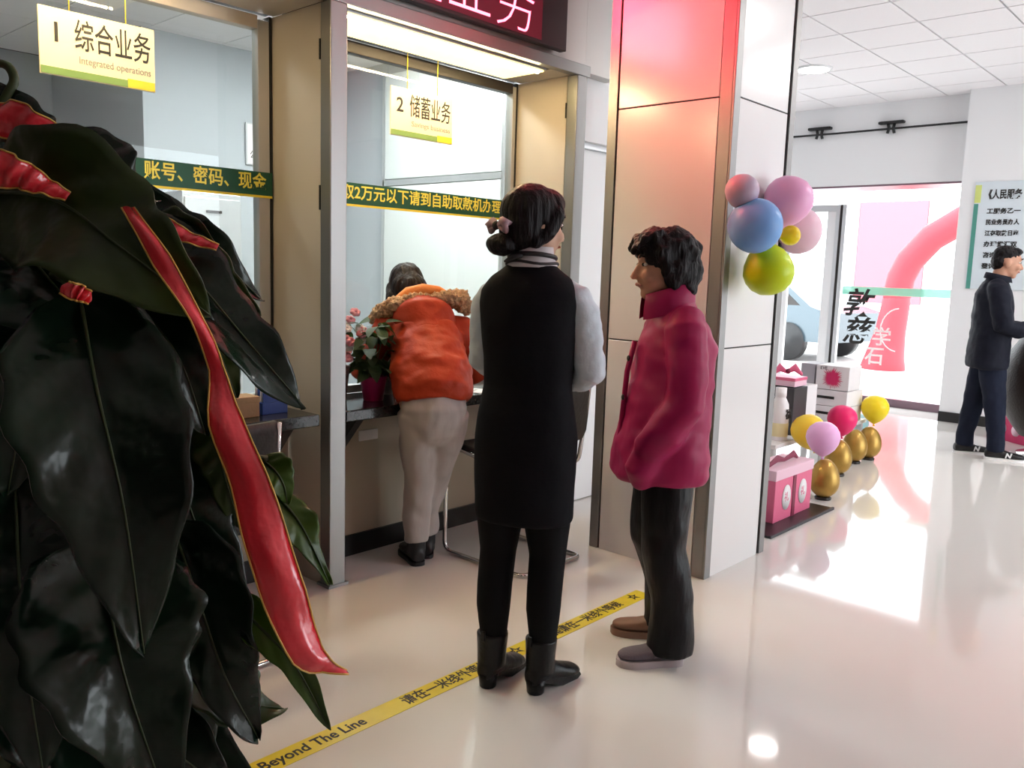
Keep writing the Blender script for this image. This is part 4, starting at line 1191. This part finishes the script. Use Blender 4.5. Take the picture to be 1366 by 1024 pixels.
# leaves that hang lower down, round the pole
for k in range(12):
    a = k * 2.4
    z0 = 1.02 - 0.05 * k
    c, s = cos(a), sin(a)
    base = pl.location + Vector((0.07 * c, 0.07 * s, z0))
    lf = leaf(pl, [base, base + Vector((0.09 * c, 0.09 * s, 0.02)), base + Vector((0.17 * c, 0.17 * s, -0.07)), base + Vector((0.20 * c, 0.20 * s, -0.22))], 0.06, 'leaf_dark', 0.25, 0.2 * s, 0.12, 0.6, 50 + k)
MB().tube(crom([Vector(p) - pl.location for p in ((0.325, 1.094, 1.535), (0.339, 1.086, 1.572), (0.347, 1.082, 1.591), (0.344, 1.087, 1.606), (0.336, 1.098, 1.610), (0.330, 1.103, 1.603))], 16), [0.006 - 0.0001 * i for i in range(17)], 8).build('curled_stem', 'stem_green', pl)
tag(pl, 'tall potted plant with large dark glossy leaves in the left foreground', 'plant')

def ribbon(name, pts, widths, label, tw=0.0, edge=True):
    P = crom(pts, 40)
    o = empty(name, tuple(P[0]))
    n = len(P)
    W_ = []
    for i in range(n):
        t = i / (n - 1) * (len(widths) - 1)
        k = min(int(t), len(widths) - 2)
        W_.append(widths[k] * (1 - (t - k)) + widths[k + 1] * (t - k))
    vs, fs = [], []
    e1, e2 = [], []
    NW = 6
    for i, p in enumerate(P):
        tan = (P[min(i + 1, n - 1)] - P[max(i - 1, 0)]).normalized()
        nrm = (CAM - p).normalized()
        side = tan.cross(nrm).normalized()
        nrm = side.cross(tan)
        a = tw * sin(i * 0.25)
        s2 = side * cos(a) + nrm * sin(a)
        n2 = nrm * cos(a) - side * sin(a)
        for j in range(NW + 1):
            s = j / NW - 0.5
            q = p + s2 * s * W_[i] + n2 * (0.0035 * sin(i * .8 + s * 3) + 0.10 * W_[i] * cos(s * pi * 2)) - P[0]
            vs.append(q)
            if j == 0: e1.append(q)
            if j == NW: e2.append(q)
    K = NW + 1
    for i in range(n - 1):
        for j in range(NW):
            fs.append((i * K + j, i * K + j + 1, (i + 1) * K + j + 1, (i + 1) * K + j))
    me = bpy.data.meshes.new('band')
    me.from_pydata([tuple(v) for v in vs], [], fs)
    shade(me)
    b = obj('band', me, 'ribbon_red', o)
    sd = b.modifiers.new('thickness', 'SOLIDIFY')
    sd.thickness = 0.0008
    if edge:
        for e in (e1, e2):
            MB().tube(e, 0.0009, 6).build('lit_edge', 'ribbon_lit_edge', o)  # yellow lines paint the light caught along both edges
    return tag(o, label, 'ribbon')

ribbon('ribbon', [(0.355, 0.819, 1.447), (0.361, 0.765, 1.399), (0.374, 0.726, 1.347), (0.382, 0.708, 1.304), (0.376, 0.683, 1.260), (0.378, 0.649, 1.212), (0.382, 0.627, 1.163), (0.390, 0.609, 1.113), (0.407, 0.602, 1.063), (0.423, 0.596, 1.046), (0.441, 0.590, 1.036)],
       [0.010, 0.016, 0.012, 0.012, 0.028, 0.034, 0.036, 0.036, 0.032, 0.012, 0.002], 'long red satin ribbon hanging from the plant to the floor side', 0.25)
ribbon('ribbon', [(0.284, 1.067, 1.546), (0.309, 1.008, 1.540), (0.331, 0.981, 1.528), (0.355, 0.958, 1.505), (0.375, 0.936, 1.471)], [0.030, 0.040, 0.036, 0.026, 0.012], 'dark red ribbon bow lying on the top leaves of the plant', 0.5)
ribbon('ribbon', [(0.249, 0.944, 1.491), (0.272, 0.894, 1.477), (0.294, 0.876, 1.468), (0.318, 0.862, 1.455)], [0.04, 0.034, 0.022, 0.008], 'bright red ribbon end at the left edge above the big leaves', 0.3)
ribbon('ribbon', [(0.425, 0.988, 1.474), (0.433, 0.951, 1.444), (0.451, 0.919, 1.429), (0.486, 0.893, 1.414)], [0.010, 0.028, 0.018, 0.006], 'short red ribbon between the glossy leaves near window one', 0.3)
ribbon('ribbon', [(0.284, 0.784, 1.372), (0.285, 0.772, 1.370), (0.290, 0.766, 1.368), (0.298, 0.767, 1.364)], [0.012, 0.014, 0.014, 0.010], 'small red ribbon knot on the large leaf at the left', 0.2)

# ------------------------------------------------------------------ chairs at the counters
mat('chrome', (0.72, 0.71, 0.70), 0.12, metal=1.0)
mat('seat_black', (0.018, 0.016, 0.016), 0.45, bump=(50, 0.15))
def cantilever_chair(loc, rz, label):
    c = empty('cantilever_chair', loc, rz)
    hw, r = 0.215, 0.011
    def bend(pts, k=5, rad=0.05):
        out = [Vector(pts[0])]
        for i in range(1, len(pts) - 1):
            a, b, d = Vector(pts[i - 1]), Vector(pts[i]), Vector(pts[i + 1])
            u, v = (a - b).normalized(), (d - b).normalized()
            for t in range(k + 1):
                q = t / k
                out.append((b + u * rad) * (1 - q) ** 2 + b * 2 * q * (1 - q) + (b + v * rad) * q * q)
        out.append(Vector(pts[-1]))
        return out
    path = [(-hw, -0.27, 0.86), (-hw, -0.22, 0.47), (-hw, 0.26, 0.55), (-hw, 0.26, r), (-hw, -0.26, r), (hw, -0.26, r), (hw, 0.26, r), (hw, 0.26, 0.55), (hw, -0.22, 0.47), (hw, -0.27, 0.86)]
    MB().tube(bend(path), r, 10).build('frame', 'chrome', c)
    s = MB()
    s.box(-hw + .015, hw - .015, -0.22, 0.235, 0.47, 0.515, 0.015)
    s.v = [Vector((p.x, p.y, p.z + (p.y + .22) * 0.10)) for p in s.v]
    s.build('seat', 'seat_black', c)
    b = MB()
    rings = []
    for z, y in ((0.60, -0.235), (0.64, -0.240), (0.74, -0.250), (0.83, -0.258), (0.865, -0.262)):
        hh = hw + .012 - (0.02 if z in (0.60, 0.865) else 0)
        rings.append([Vector((hh * t, y - 0.035 * (1 - t * t) + dy, z)) for t, dy in [(q / 6, -0.012) for q in range(-6, 7)] + [(q / 6, 0.012) for q in range(6, -7, -1)]])
    b.rings(rings)
    b.build('backrest', 'seat_black', c)
    return tag(c, label, 'chair')
cantilever_chair((3.02, 2.71, 0), 0.0, 'black chair on a chrome cantilever frame behind the person in black')
cantilever_chair((1.36, 2.77, 0), 0.0, 'black chrome framed chair at the first counter, hidden by the plant')

# ------------------------------------------------------------------ things on the counters
mat('pot_pink', (0.50, 0.02, 0.16), 0.4)
mat('basket_weave', (0.30, 0.16, 0.12), 0.7, bump=(60, 0.8), var=(30, 0.4))
mat('petal_pink', (0.62, 0.25, 0.28), 0.6)
mat('petal_white', (0.75, 0.72, 0.66), 0.6)
mat('cardboard', (0.45, 0.29, 0.15), 0.7, bump=(50, 0.1))
mat('blue_card', (0.02, 0.06, 0.28), 0.45)
leaf_mat('leaf_counter', (0.015, 0.035, 0.010), (0.040, 0.085, 0.022), 0.5)

def small_leaf_mesh():
    vs, fs = [], []
    for i in range(7):
        t = i / 6
        w = 0.5 * sin(pi * t ** .7) ** .8 if 0 < t < 1 else 0.02
        for j in (-1, 0, 1):
            vs.append((t, j * w * .6, -0.35 * t * t + (0.10 * abs(j) * w)))
    for i in range(6):
        for j in range(2):
            fs.append((i * 3 + j, i * 3 + j + 1, i * 3 + j + 4, i * 3 + j + 3))
    me = bpy.data.meshes.new('leaf')
    me.from_pydata(vs, [], fs)
    shade(me)
    me.materials.append(M['leaf_counter'])
    return me
LEAF_ME = small_leaf_mesh()

def counter_plant(loc, n, spread, height, potmat, pot_r, pot_h, label, flowers=0, petal='petal_pink', seed=1):
    rnd = random.Random(seed)
    p = empty('potted_plant', loc)
    MB().lathe([(pot_r * .7, 0), (pot_r * .75, .004), (pot_r, pot_h * .9), (pot_r * 1.06, pot_h), (pot_r * .94, pot_h), (pot_r * .9, pot_h * .85)], 24).build('pot', potmat, p)
    MB().lathe([(0.004, pot_h * .9), (pot_r * .9, pot_h * .88), (pot_r * .88, pot_h * .8)], 16).build('soil', 'soil', p)
    for k in range(n):
        a = rnd.uniform(0, 6.28)
        h = pot_h + rnd.uniform(0.02, height)
        rr = rnd.uniform(0.01, spread) * (1 - 0.4 * (h - pot_h) / height)
        q = Vector((rr * cos(a), rr * sin(a), h))
        l = link(bpy.data.objects.new('leaf', LEAF_ME), p)
        sz = rnd.uniform(0.06, 0.11)
        l.location = q
        l.rotation_euler = (rnd.uniform(-.5, .5), rnd.uniform(-.6, .7), a + rnd.uniform(-.7, .7))
        l.scale = (sz, sz, sz)
        if k % 4 == 0:
            MB().tube([(0, 0, pot_h * .85), (q.x * .5, q.y * .5, (h + pot_h) / 2), q], 0.003, 6).build('stem', 'stem_green', p)
    for k in range(flowers):
        a = rnd.uniform(0, 6.28)
        rr = rnd.uniform(0, spread * .8)
        q = (rr * cos(a), rr * sin(a), pot_h + height * rnd.uniform(.5, 1.05))
        f = MB()
        for t in range(6):
            b = t * 1.047
            f.ell((q[0] + .013 * cos(b), q[1] + .013 * sin(b), q[2]), .012, .012, .007, 8, 4)
        f.build('flower', petal, p)
    return tag(p, label, 'plant')
counter_plant((2.485, 3.14, 0.77), 60, 0.10, 0.26, 'pot_pink', 0.062, 0.115, 'leafy green plant in a magenta pot on the second counter', 0, seed=3)
counter_plant((2.66, 3.26, 0.77), 46, 0.09, 0.30, 'white_paint', 0.045, 0.09, 'leafy plant in a small white pot beside the person in orange', 4, 'petal_white', seed=5)
# flower basket with tall handle at the post
fb = empty('flower_basket', (2.325, 3.25, 0.77))
MB().lathe([(0.065, 0), (0.07, .004), (0.085, 0.15), (0.09, 0.16), (0.08, 0.16), (0.075, 0.14)], 22).build('basket', 'basket_weave', fb)
MB().tube([(0.08 * cos(a), 0.03 * cos(a), 0.15 + 0.33 * sin(a)) for a in [pi * i / 16 for i in range(17)]], 0.010, 8).build('handle', 'basket_weave', fb)
rnd = random.Random(9)
for k in range(26):
    q = (rnd.uniform(-.08, .14), rnd.uniform(-.08, .07), rnd.uniform(0.18, 0.44))
    f = MB()
    for t in range(6):
        b = t * 1.047
        f.ell((q[0] + .016 * cos(b), q[1] + .016 * sin(b) * .5, q[2] + .010 * sin(b)), .014, .012, .011, 8, 4)
    f.build('flower', 'petal_pink' if k % 2 else 'petal_white', fb)
for k in range(24):
    l = link(bpy.data.objects.new('leaf', LEAF_ME), fb)
    a = rnd.uniform(0, 6.28)
    l.location = (rnd.uniform(-.07, .10), rnd.uniform(-.07, .07), rnd.uniform(0.15, 0.36))
    l.rotation_euler = (rnd.uniform(-.5, .5), rnd.uniform(-.6, .5), a)
    l.scale = (0.08, 0.08, 0.08)
tag(fb, 'flower basket with arched handle half hidden by the steel post', 'basket')
# papers by the woman's elbow
pp_ = empty('paper_slip', (3.10, 3.06, 0.7705), radians(20))
MB().box(-0.075, 0.075, -0.05, 0.05, 0.0, 0.002).build('sheet', 'white_print', pp_)
text('lettering', '存款单', 0.028, 'grey_print', pp_, (0.0, 0.02, 0.0024), FLAT, ext=0.0001)
tag(pp_, 'white paper slip on the counter by the elbow of the person in orange', 'paper')
# first counter: card box, blue box, small white flowers
bx = empty('card_box', (1.795, 3.12, 0.77))
MB().box(-0.05, 0.05, -0.05, 0.05, 0.0, 0.075, 0.002).build('body', 'cardboard', bx)
MB().box(-0.052, 0.052, -0.052, 0.052, 0.060, 0.085, 0.002).build('lid', 'cardboard', bx)
tag(bx, 'small brown cardboard box on the first counter', 'box')
bb = empty('leaflet_box', (1.93, 3.14, 0.77))
MB().box(-0.06, 0.06, -0.05, 0.05, 0.0, 0.05, 0.002).build('body', 'blue_card', bb)
for k in range(4):
    MB().box(-0.05, 0.05, -0.042 + .02 * k, -0.036 + .02 * k, 0.05, 0.09 + 0.006 * k).build('leaflet', 'white_print' if k % 2 else 'blue_card', bb)
tag(bb, 'blue leaflet box on the first counter beside the cardboard box', 'box')
counter_plant((1.70, 3.24, 0.77), 24, 0.07, 0.14, 'blue_card', 0.045, 0.08, 'small plant with white flowers in a blue pot on the first counter', 8, 'petal_white', seed=12)

# ------------------------------------------------------------------ balloons
def balloon_mat(name, c):
    m = mat(name, c, 0.34, spec=0.35, sss=0.5)
    m.node_tree.nodes['Principled BSDF'].inputs['Subsurface Radius'].default_value = (0.06, 0.06, 0.06)
BC = {'blue': (0.20, 0.42, 0.80), 'lime': (0.58, 0.74, 0.01), 'pink': (0.88, 0.46, 0.72), 'mauve': (0.50, 0.40, 0.52), 'yellow': (0.90, 0.68, 0.02), 'pale_pink': (0.85, 0.58, 0.68),
      'lilac': (0.82, 0.46, 0.74), 'magenta': (0.82, 0.02, 0.16), 'light_blue': (0.45, 0.72, 0.76), 'gold': (0.88, 0.60, 0.05)}
for k, c in BC.items(): balloon_mat('balloon_' + k, c)
def balloon(c, r, col, label, axis=(0, 0, -1), group=None, knot=True):
    ax = Vector(axis).normalized()
    q = Vector((0, 0, -1)).rotation_difference(ax).to_matrix().to_4x4()
    o = empty('balloon', c)
    MB().lathe([(r * .03, -1.18 * r), (r * .16, -1.12 * r), (r * .42, -0.95 * r), (r * .70, -.68 * r), (r * .91, -.32 * r), (r, .05 * r), (r * .95, .38 * r), (r * .78, .68 * r), (r * .5, .90 * r), (r * .2, .985 * r), (r * .02, r)], 28, mx=q).build('skin', 'balloon_' + col, o)
    MB().lathe([(r * .10, -1.32 * r), (r * .07, -1.24 * r), (r * .03, -1.18 * r), (r * .05, -1.14 * r)], 12, mx=q).build('knot', 'balloon_' + col, o)
    return tag(o, label, 'balloon', group)
G = 'balloons tied to the column'
balloon((3.573, 1.735, 1.432), 0.112, 'lime', 'lime green balloon, lowest of the bunch on the column', (0.1, .3, 1), G)
balloon((3.407, 1.725, 1.614), 0.116, 'blue', 'blue balloon in front of the bunch on the column', (0.9, 0.2, 0), G)
balloon((3.774, 1.76, 1.748), 0.112, 'pink', 'large pink balloon at the top of the bunch on the column', (-0.2, .2, -1), G)
balloon((3.361, 1.775, 1.755), 0.072, 'mauve', 'greyish mauve balloon at the upper left of the bunch on the column', (0.5, .2, -1), G)
balloon((3.69, 1.70, 1.588), 0.045, 'yellow', 'small yellow balloon beside the blue one on the column', (-0.8, 0.3, -.2), G)
balloon((4.05, 1.83, 1.63), 0.115, 'pale_pink', 'pale pink balloon at the right edge of the bunch on the column', (-0.8, 0.1, 0), G)

# ------------------------------------------------------------------ golden eggs with balloons and the gift display
mat('egg_gold', (0.60, 0.36, 0.08), 0.34, metal=0.55, var=(7, 0.6))
mat('egg_base', (0.02, 0.018, 0.016), 0.4)
def golden_egg(x, y, label):
    e = empty('golden_egg', (x, y, 0))
    R_, H_ = 0.094, 0.25
    prof = []
    for i in range(17):
        t = i / 16
        a = pi * t
        prof.append((max(.003, R_ * sin(a) * (1.0 + 0.12 * cos(a))), 0.012 + H_ * (1 - cos(a)) / 2))
    MB().lathe(prof, 28).build('shell', 'egg_gold', e)
    MB().lathe([(0.050, 0), (0.052, 0.010), (0.046, 0.018), (0.040, 0.02)], 20).build('base_ring', 'egg_base', e)
    return tag(e, label, 'golden egg', 'golden eggs on the floor')
golden_egg(5.30, 2.09, 'golden egg nearest to the pink gift box')
golden_egg(6.03, 2.29, 'golden egg half hidden behind the lilac balloon')
golden_egg(6.55, 2.37, 'golden egg under the magenta balloon')
golden_egg(6.78, 2.345, 'golden egg under the round yellow balloon, farthest right')
EG = 'balloons on the golden eggs'
balloon((5.25, 2.10, 0.402), 0.105, 'lilac', 'lilac balloon on the nearest golden egg', (0.1, 0, -1), EG)
balloon((5.52, 2.31, 0.38), 0.115, 'gold', 'golden yellow balloon behind the lilac one', (0.2, -.3, -1), EG)
balloon((6.06, 2.296, 0.402), 0.105, 'magenta', 'magenta balloon on a golden egg', (0.1, 0, -1), EG)
balloon((7.675, 2.773, 0.118), 0.10, 'light_blue', 'pale blue balloon behind the magenta and yellow ones', (-0.1, 0, -1), EG)
balloon((6.82, 2.335, 0.402), 0.105, 'yellow', 'bright yellow balloon on the farthest golden egg', (0, 0, -1), EG)

mat('gift_pink', (0.72, 0.14, 0.26), 0.4, bump=(40, 0.05))
mat('gift_pale', (0.80, 0.52, 0.62), 0.4)
mat('gift_white', (0.80, 0.77, 0.78), 0.45)
mat('gift_grey', (0.42, 0.40, 0.43), 0.5)
mat('gift_red', (0.60, 0.02, 0.12), 0.45)
mat('gift_dark', (0.045, 0.042, 0.048), 0.45)
mat('ribbon_wine', (0.20, 0.015, 0.05), 0.4)
mat('bottle_cream', (0.80, 0.70, 0.40), 0.35)
mt = empty('display_mat', (4.70, 2.12, 0))
MB().box(-0.46, 0.40, -0.18, 0.18, 0.0, 0.012, 0.003).build('mat', 'black_skirting', mt)
MB().box(-0.46, 0.40, -0.185, -0.17, 0.0, 0.016, 0.002).build('mat_edge', 'gift_dark', mt)
tag(mt, 'black floor mat under the pink gift box beside the column', 'mat')

gb = empty('gift_box', (4.73, 2.14, 0.012))
MB().box(-0.25, 0.25, -0.10, 0.10, 0.0, 0.27, 0.004).build('body', 'gift_pink', gb)
MB().box(-0.255, 0.255, -0.104, 0.104, 0.245, 0.305, 0.004).build('lid', 'gift_pale', gb)
for x in (-0.10, 0.12):
    MB().lathe([(0.002, 0.0), (0.055, 0.0), (0.055, 0.003), (0.002, 0.003)], 24, mx=Matrix.Translation((x, -0.1005, 0.13)) @ Matrix.Rotation(pi / 2, 4, 'X') @ Matrix.Scale(1.35, 4, (0, 1, 0))).build('round_label', 'gift_white', gb)
    text('lettering', '礼', 0.06, 'gift_pink', gb, (x, -0.1042, 0.13), FACE_Y)
MB().box(-0.02, 0.02, -0.1035, -0.1002, 0.0, 0.245).build('ribbon_band', 'ribbon_wine', gb)
MB().tube([(-0.20, -0.02, 0.31), (-0.10, -0.03, 0.345), (0.02, -0.02, 0.32), (0.12, -0.03, 0.345), (0.2, -0.02, 0.31)], [0.012, 0.022, 0.012, 0.022, 0.010], 10, True, flat=.5).build('bow', 'ribbon_wine', gb)
tag(gb, 'pink gift box with round white labels beside the column', 'gift box')

st_ = empty('display_table', (5.95, 2.68, 0))
MB().box(-0.68, 0.95, -0.26, 0.26, 0.27, 0.30, 0.004).build('top', 'gift_white', st_)
for x in (-0.64, 0.2, 0.91):
    for y in (-0.22, 0.22):
        MB().box(x - .02, x + .02, y - .02, y + .02, 0.0, 0.27).build('leg', 'aluminium', st_)
tag(st_, 'low white display table carrying the gift boxes', 'table')
def gift(name, x0, x1, y0, y1, z0, z1, m, label, lid=None, deco=None):
    o = empty(name, ((x0 + x1) / 2, (y0 + y1) / 2, z0))
    hx, hy, h = (x1 - x0) / 2, (y1 - y0) / 2, z1 - z0
    MB().box(-hx, hx, -hy, hy, 0, h, 0.003).build('body', m, o)
    if lid:
        MB().box(-hx - .003, hx + .003, -hy - .003, hy + .003, h * .68, h + .003, 0.003).build('lid', lid, o)
    if deco:
        deco(o, hx, hy, h)
    return tag(o, label, 'gift box')
def deco_burst(o, hx, hy, h):
    f = MB()
    rr = random.Random(4)
    n = 30
    pts = []
    for k in range(2 * n):
        a = pi * k / n
        r = (hy * .64 if k % 2 == 0 else hy * .40) * rr.uniform(.8, 1.1)
        pts.append((r * cos(a), h * .48 + r * sin(a) * 1.0))
    f.prism(pts, -hx - 0.0025, -hx - .0002, 'X')
    f.build('firework_print', 'gift_red', o)
    text('lettering', 'EVE', 0.035, 'black_print', o, (-hx - .001, hy * .55, h * .88), FACE_X)
def deco_print(o, hx, hy, h):
    rr = random.Random(6)
    for k in range(7):
        MB().box(-hx - .002, -hx - .0002, rr.uniform(-hy * .8, hy * .2), rr.uniform(hy * .3, hy * .8), h * (0.1 + .11 * k), h * (.1 + .11 * k) + .012).build('print_line', 'gift_grey', o)
def deco_handle(o, hx, hy, h):
    MB().box(-hx - .003, -hx - .0002, -hy * .45, hy * .3, h * .45, h * .62).build('hand_hole', 'black_print', o)
def deco_dots(o, hx, hy, h):
    rr = random.Random(8)
    for k in range(8):
        y, z = rr.uniform(-hy * .8, hy * .8), rr.uniform(h * .3, h * .9)
        MB().box(-hx - .002, -hx - .0002, y - .012, y + .012, z - .01, z + .01).build('print_dot', 'gift_pink', o)
gift('gift_box', 6.50, 6.82, 2.44, 2.80, 0.301, 0.42, 'gift_white', 'flat white carton at the bottom of the display stack', None, deco_handle)
gift('gift_box', 6.50, 6.82, 2.44, 2.80, 0.423, 0.545, 'gift_white', 'flat white carton with dark hand hole, second of the display stack', None, deco_handle)
gift('gift_box', 6.51, 6.75, 2.44, 2.70, 0.55, 0.735, 'gift_white', 'white box printed with a red firework on the display stack', None, deco_burst)
gift('gift_box', 6.52, 6.74, 2.715, 2.83, 0.55, 0.735, 'gift_grey', 'grey box standing beside the firework box')
gift('gift_box', 6.16, 6.36, 2.62, 2.82, 0.301, 0.60, 'gift_white', 'white carton with pink dotted print beside the black gift bag', None, deco_dots)
gift('gift_box', 5.68, 5.90, 2.50, 2.76, 0.301, 0.635, 'gift_dark', 'black gift box with pale print on the display table', None, deco_print)
gift('gift_box', 5.70, 5.90, 2.51, 2.76, 0.641, 0.70, 'gift_pale', 'small pink box lying on the black gift box', 'gift_pink')
# bottle-shaped white flask
fl = empty('white_flask', (5.47, 2.50, 0.30))
MB().lathe([(0.058, 0.0), (0.06, 0.006), (0.062, 0.18), (0.056, 0.25), (0.036, 0.29), (0.034, 0.30), (0.037, 0.302), (0.037, 0.36), (0.015, 0.362)], 26).build('bottle', 'gift_white', fl)
MB().lathe([(0.0625, 0.03), (0.063, 0.032), (0.063, 0.12), (0.0625, 0.122)], 26).build('label_band', 'bottle_cream', fl)
text('lettering', '福', 0.075, 'black_print', fl, (0.0, -0.062, 0.18), FACE_Y, ext=0.004)
tag(fl, 'white ceramic flask with a cream band behind the pink gift box', 'flask')
ty = empty('gift_bow', (5.80, 2.62, 0.704))
MB().tube([(-0.05, 0.07, 0.02), (-0.03, 0.04, 0.06), (0, 0, 0.03), (0.02, -0.05, 0.065), (0.04, -0.09, 0.02)], [0.012, 0.03, 0.014, 0.03, 0.012], 12, True, flat=.6).build('loop', 'gift_pink', ty)
MB().ell((0, -0.01, 0.035), .02, .02, .02, 12, 8).build('knot', 'ribbon_wine', ty)
tag(ty, 'pink ribbon bow on top of the small pink box', 'bow')
bt_ = empty('wine_bottle', (5.95, 2.84, 0.30))
MB().lathe([(0.04, 0.0), (0.042, 0.01), (0.042, 0.42), (0.036, 0.46), (0.017, 0.52), (0.015, 0.62), (0.018, 0.625), (0.018, 0.66), (0.003, 0.661)], 22).build('bottle', 'gift_dark', bt_)
MB().lathe([(0.0425, 0.10), (0.0428, 0.101), (0.0428, 0.25), (0.0425, 0.251)], 22).build('label_band', 'gift_white', bt_)
tag(bt_, 'tall dark bottle standing at the back of the display table', 'bottle')

# ------------------------------------------------------------------ right edge: dark egg-shaped lounge chair and red gift box
mat('leather_brown', (0.030, 0.019, 0.016), 0.45, bump=(60, 0.2))
lc = empty('lounge_chair', (8.14, 1.36, 0), radians(-40))
sh_ = MB()
rings = []
for i in range(13):
    t = i / 12
    z = 0.16 + 0.78 * t
    rr_ = 0.42 * (sin(pi * (0.14 + 0.70 * t)) ** .7)
    rings.append([Vector((-rr_ * cos(a) * 1.0, rr_ * sin(a), z + 0.10 * (1 - abs(a) / 2.2) * t)) for a in [(-2.1 + 4.2 * k / 28) * (1 - .25 * max(0, t - .5)) for k in range(29)]])
sh_.rings(rings, closed=False, caps=False)
so = sh_.build('shell', 'leather_brown', lc)
sdm = so.modifiers.new('thickness', 'SOLIDIFY')
sdm.thickness = 0.05
sdm.offset = -1
MB().lathe([(0.02, 0.28), (0.28, 0.30), (0.33, 0.36), (0.31, 0.42), (0.02, 0.43)], 28).build('seat_cushion', 'leather_brown', lc)
MB().lathe([(0.24, 0.0), (0.24, 0.012), (0.04, 0.03), (0.03, 0.06), (0.03, 0.22), (0.10, 0.28)], 24).build('pedestal', 'chrome', lc)
tag(lc, 'dark brown tub shaped lounge chair at the right edge', 'chair')
rb = empty('gift_box', (8.72, 1.64, 0.0), radians(-38))
MB().box(-0.17, 0.17, -0.22, 0.22, 0.0, 0.20, 0.004).build('body', 'gift_red', rb)
MB().prism([(-0.17, 0.20), (0.17, 0.20), (0.05, 0.29), (-0.05, 0.29)], -0.22, 0.22, 'Y').build('roof_lid', 'gift_red', rb)
for y in (0.10, -0.06):
    MB().lathe([(0.002, 0), (0.05, 0), (0.05, .003), (0.002, .003)], 20, mx=Matrix.Translation((-0.1702, y, 0.11)) @ Matrix.Rotation(-pi / 2, 4, 'Y')).build('round_label', 'gift_pale', rb)
for x in (-0.08, 0.08):
    MB().lathe([(0.002, 0), (0.05, 0), (0.05, .003), (0.002, .003)], 20, mx=Matrix.Translation((x, -0.2202, 0.11)) @ Matrix.Rotation(pi / 2, 4, 'X')).build('round_label', 'gift_pale', rb)
tag(rb, 'red gift carton with round pale labels under the lounge chair', 'gift box')
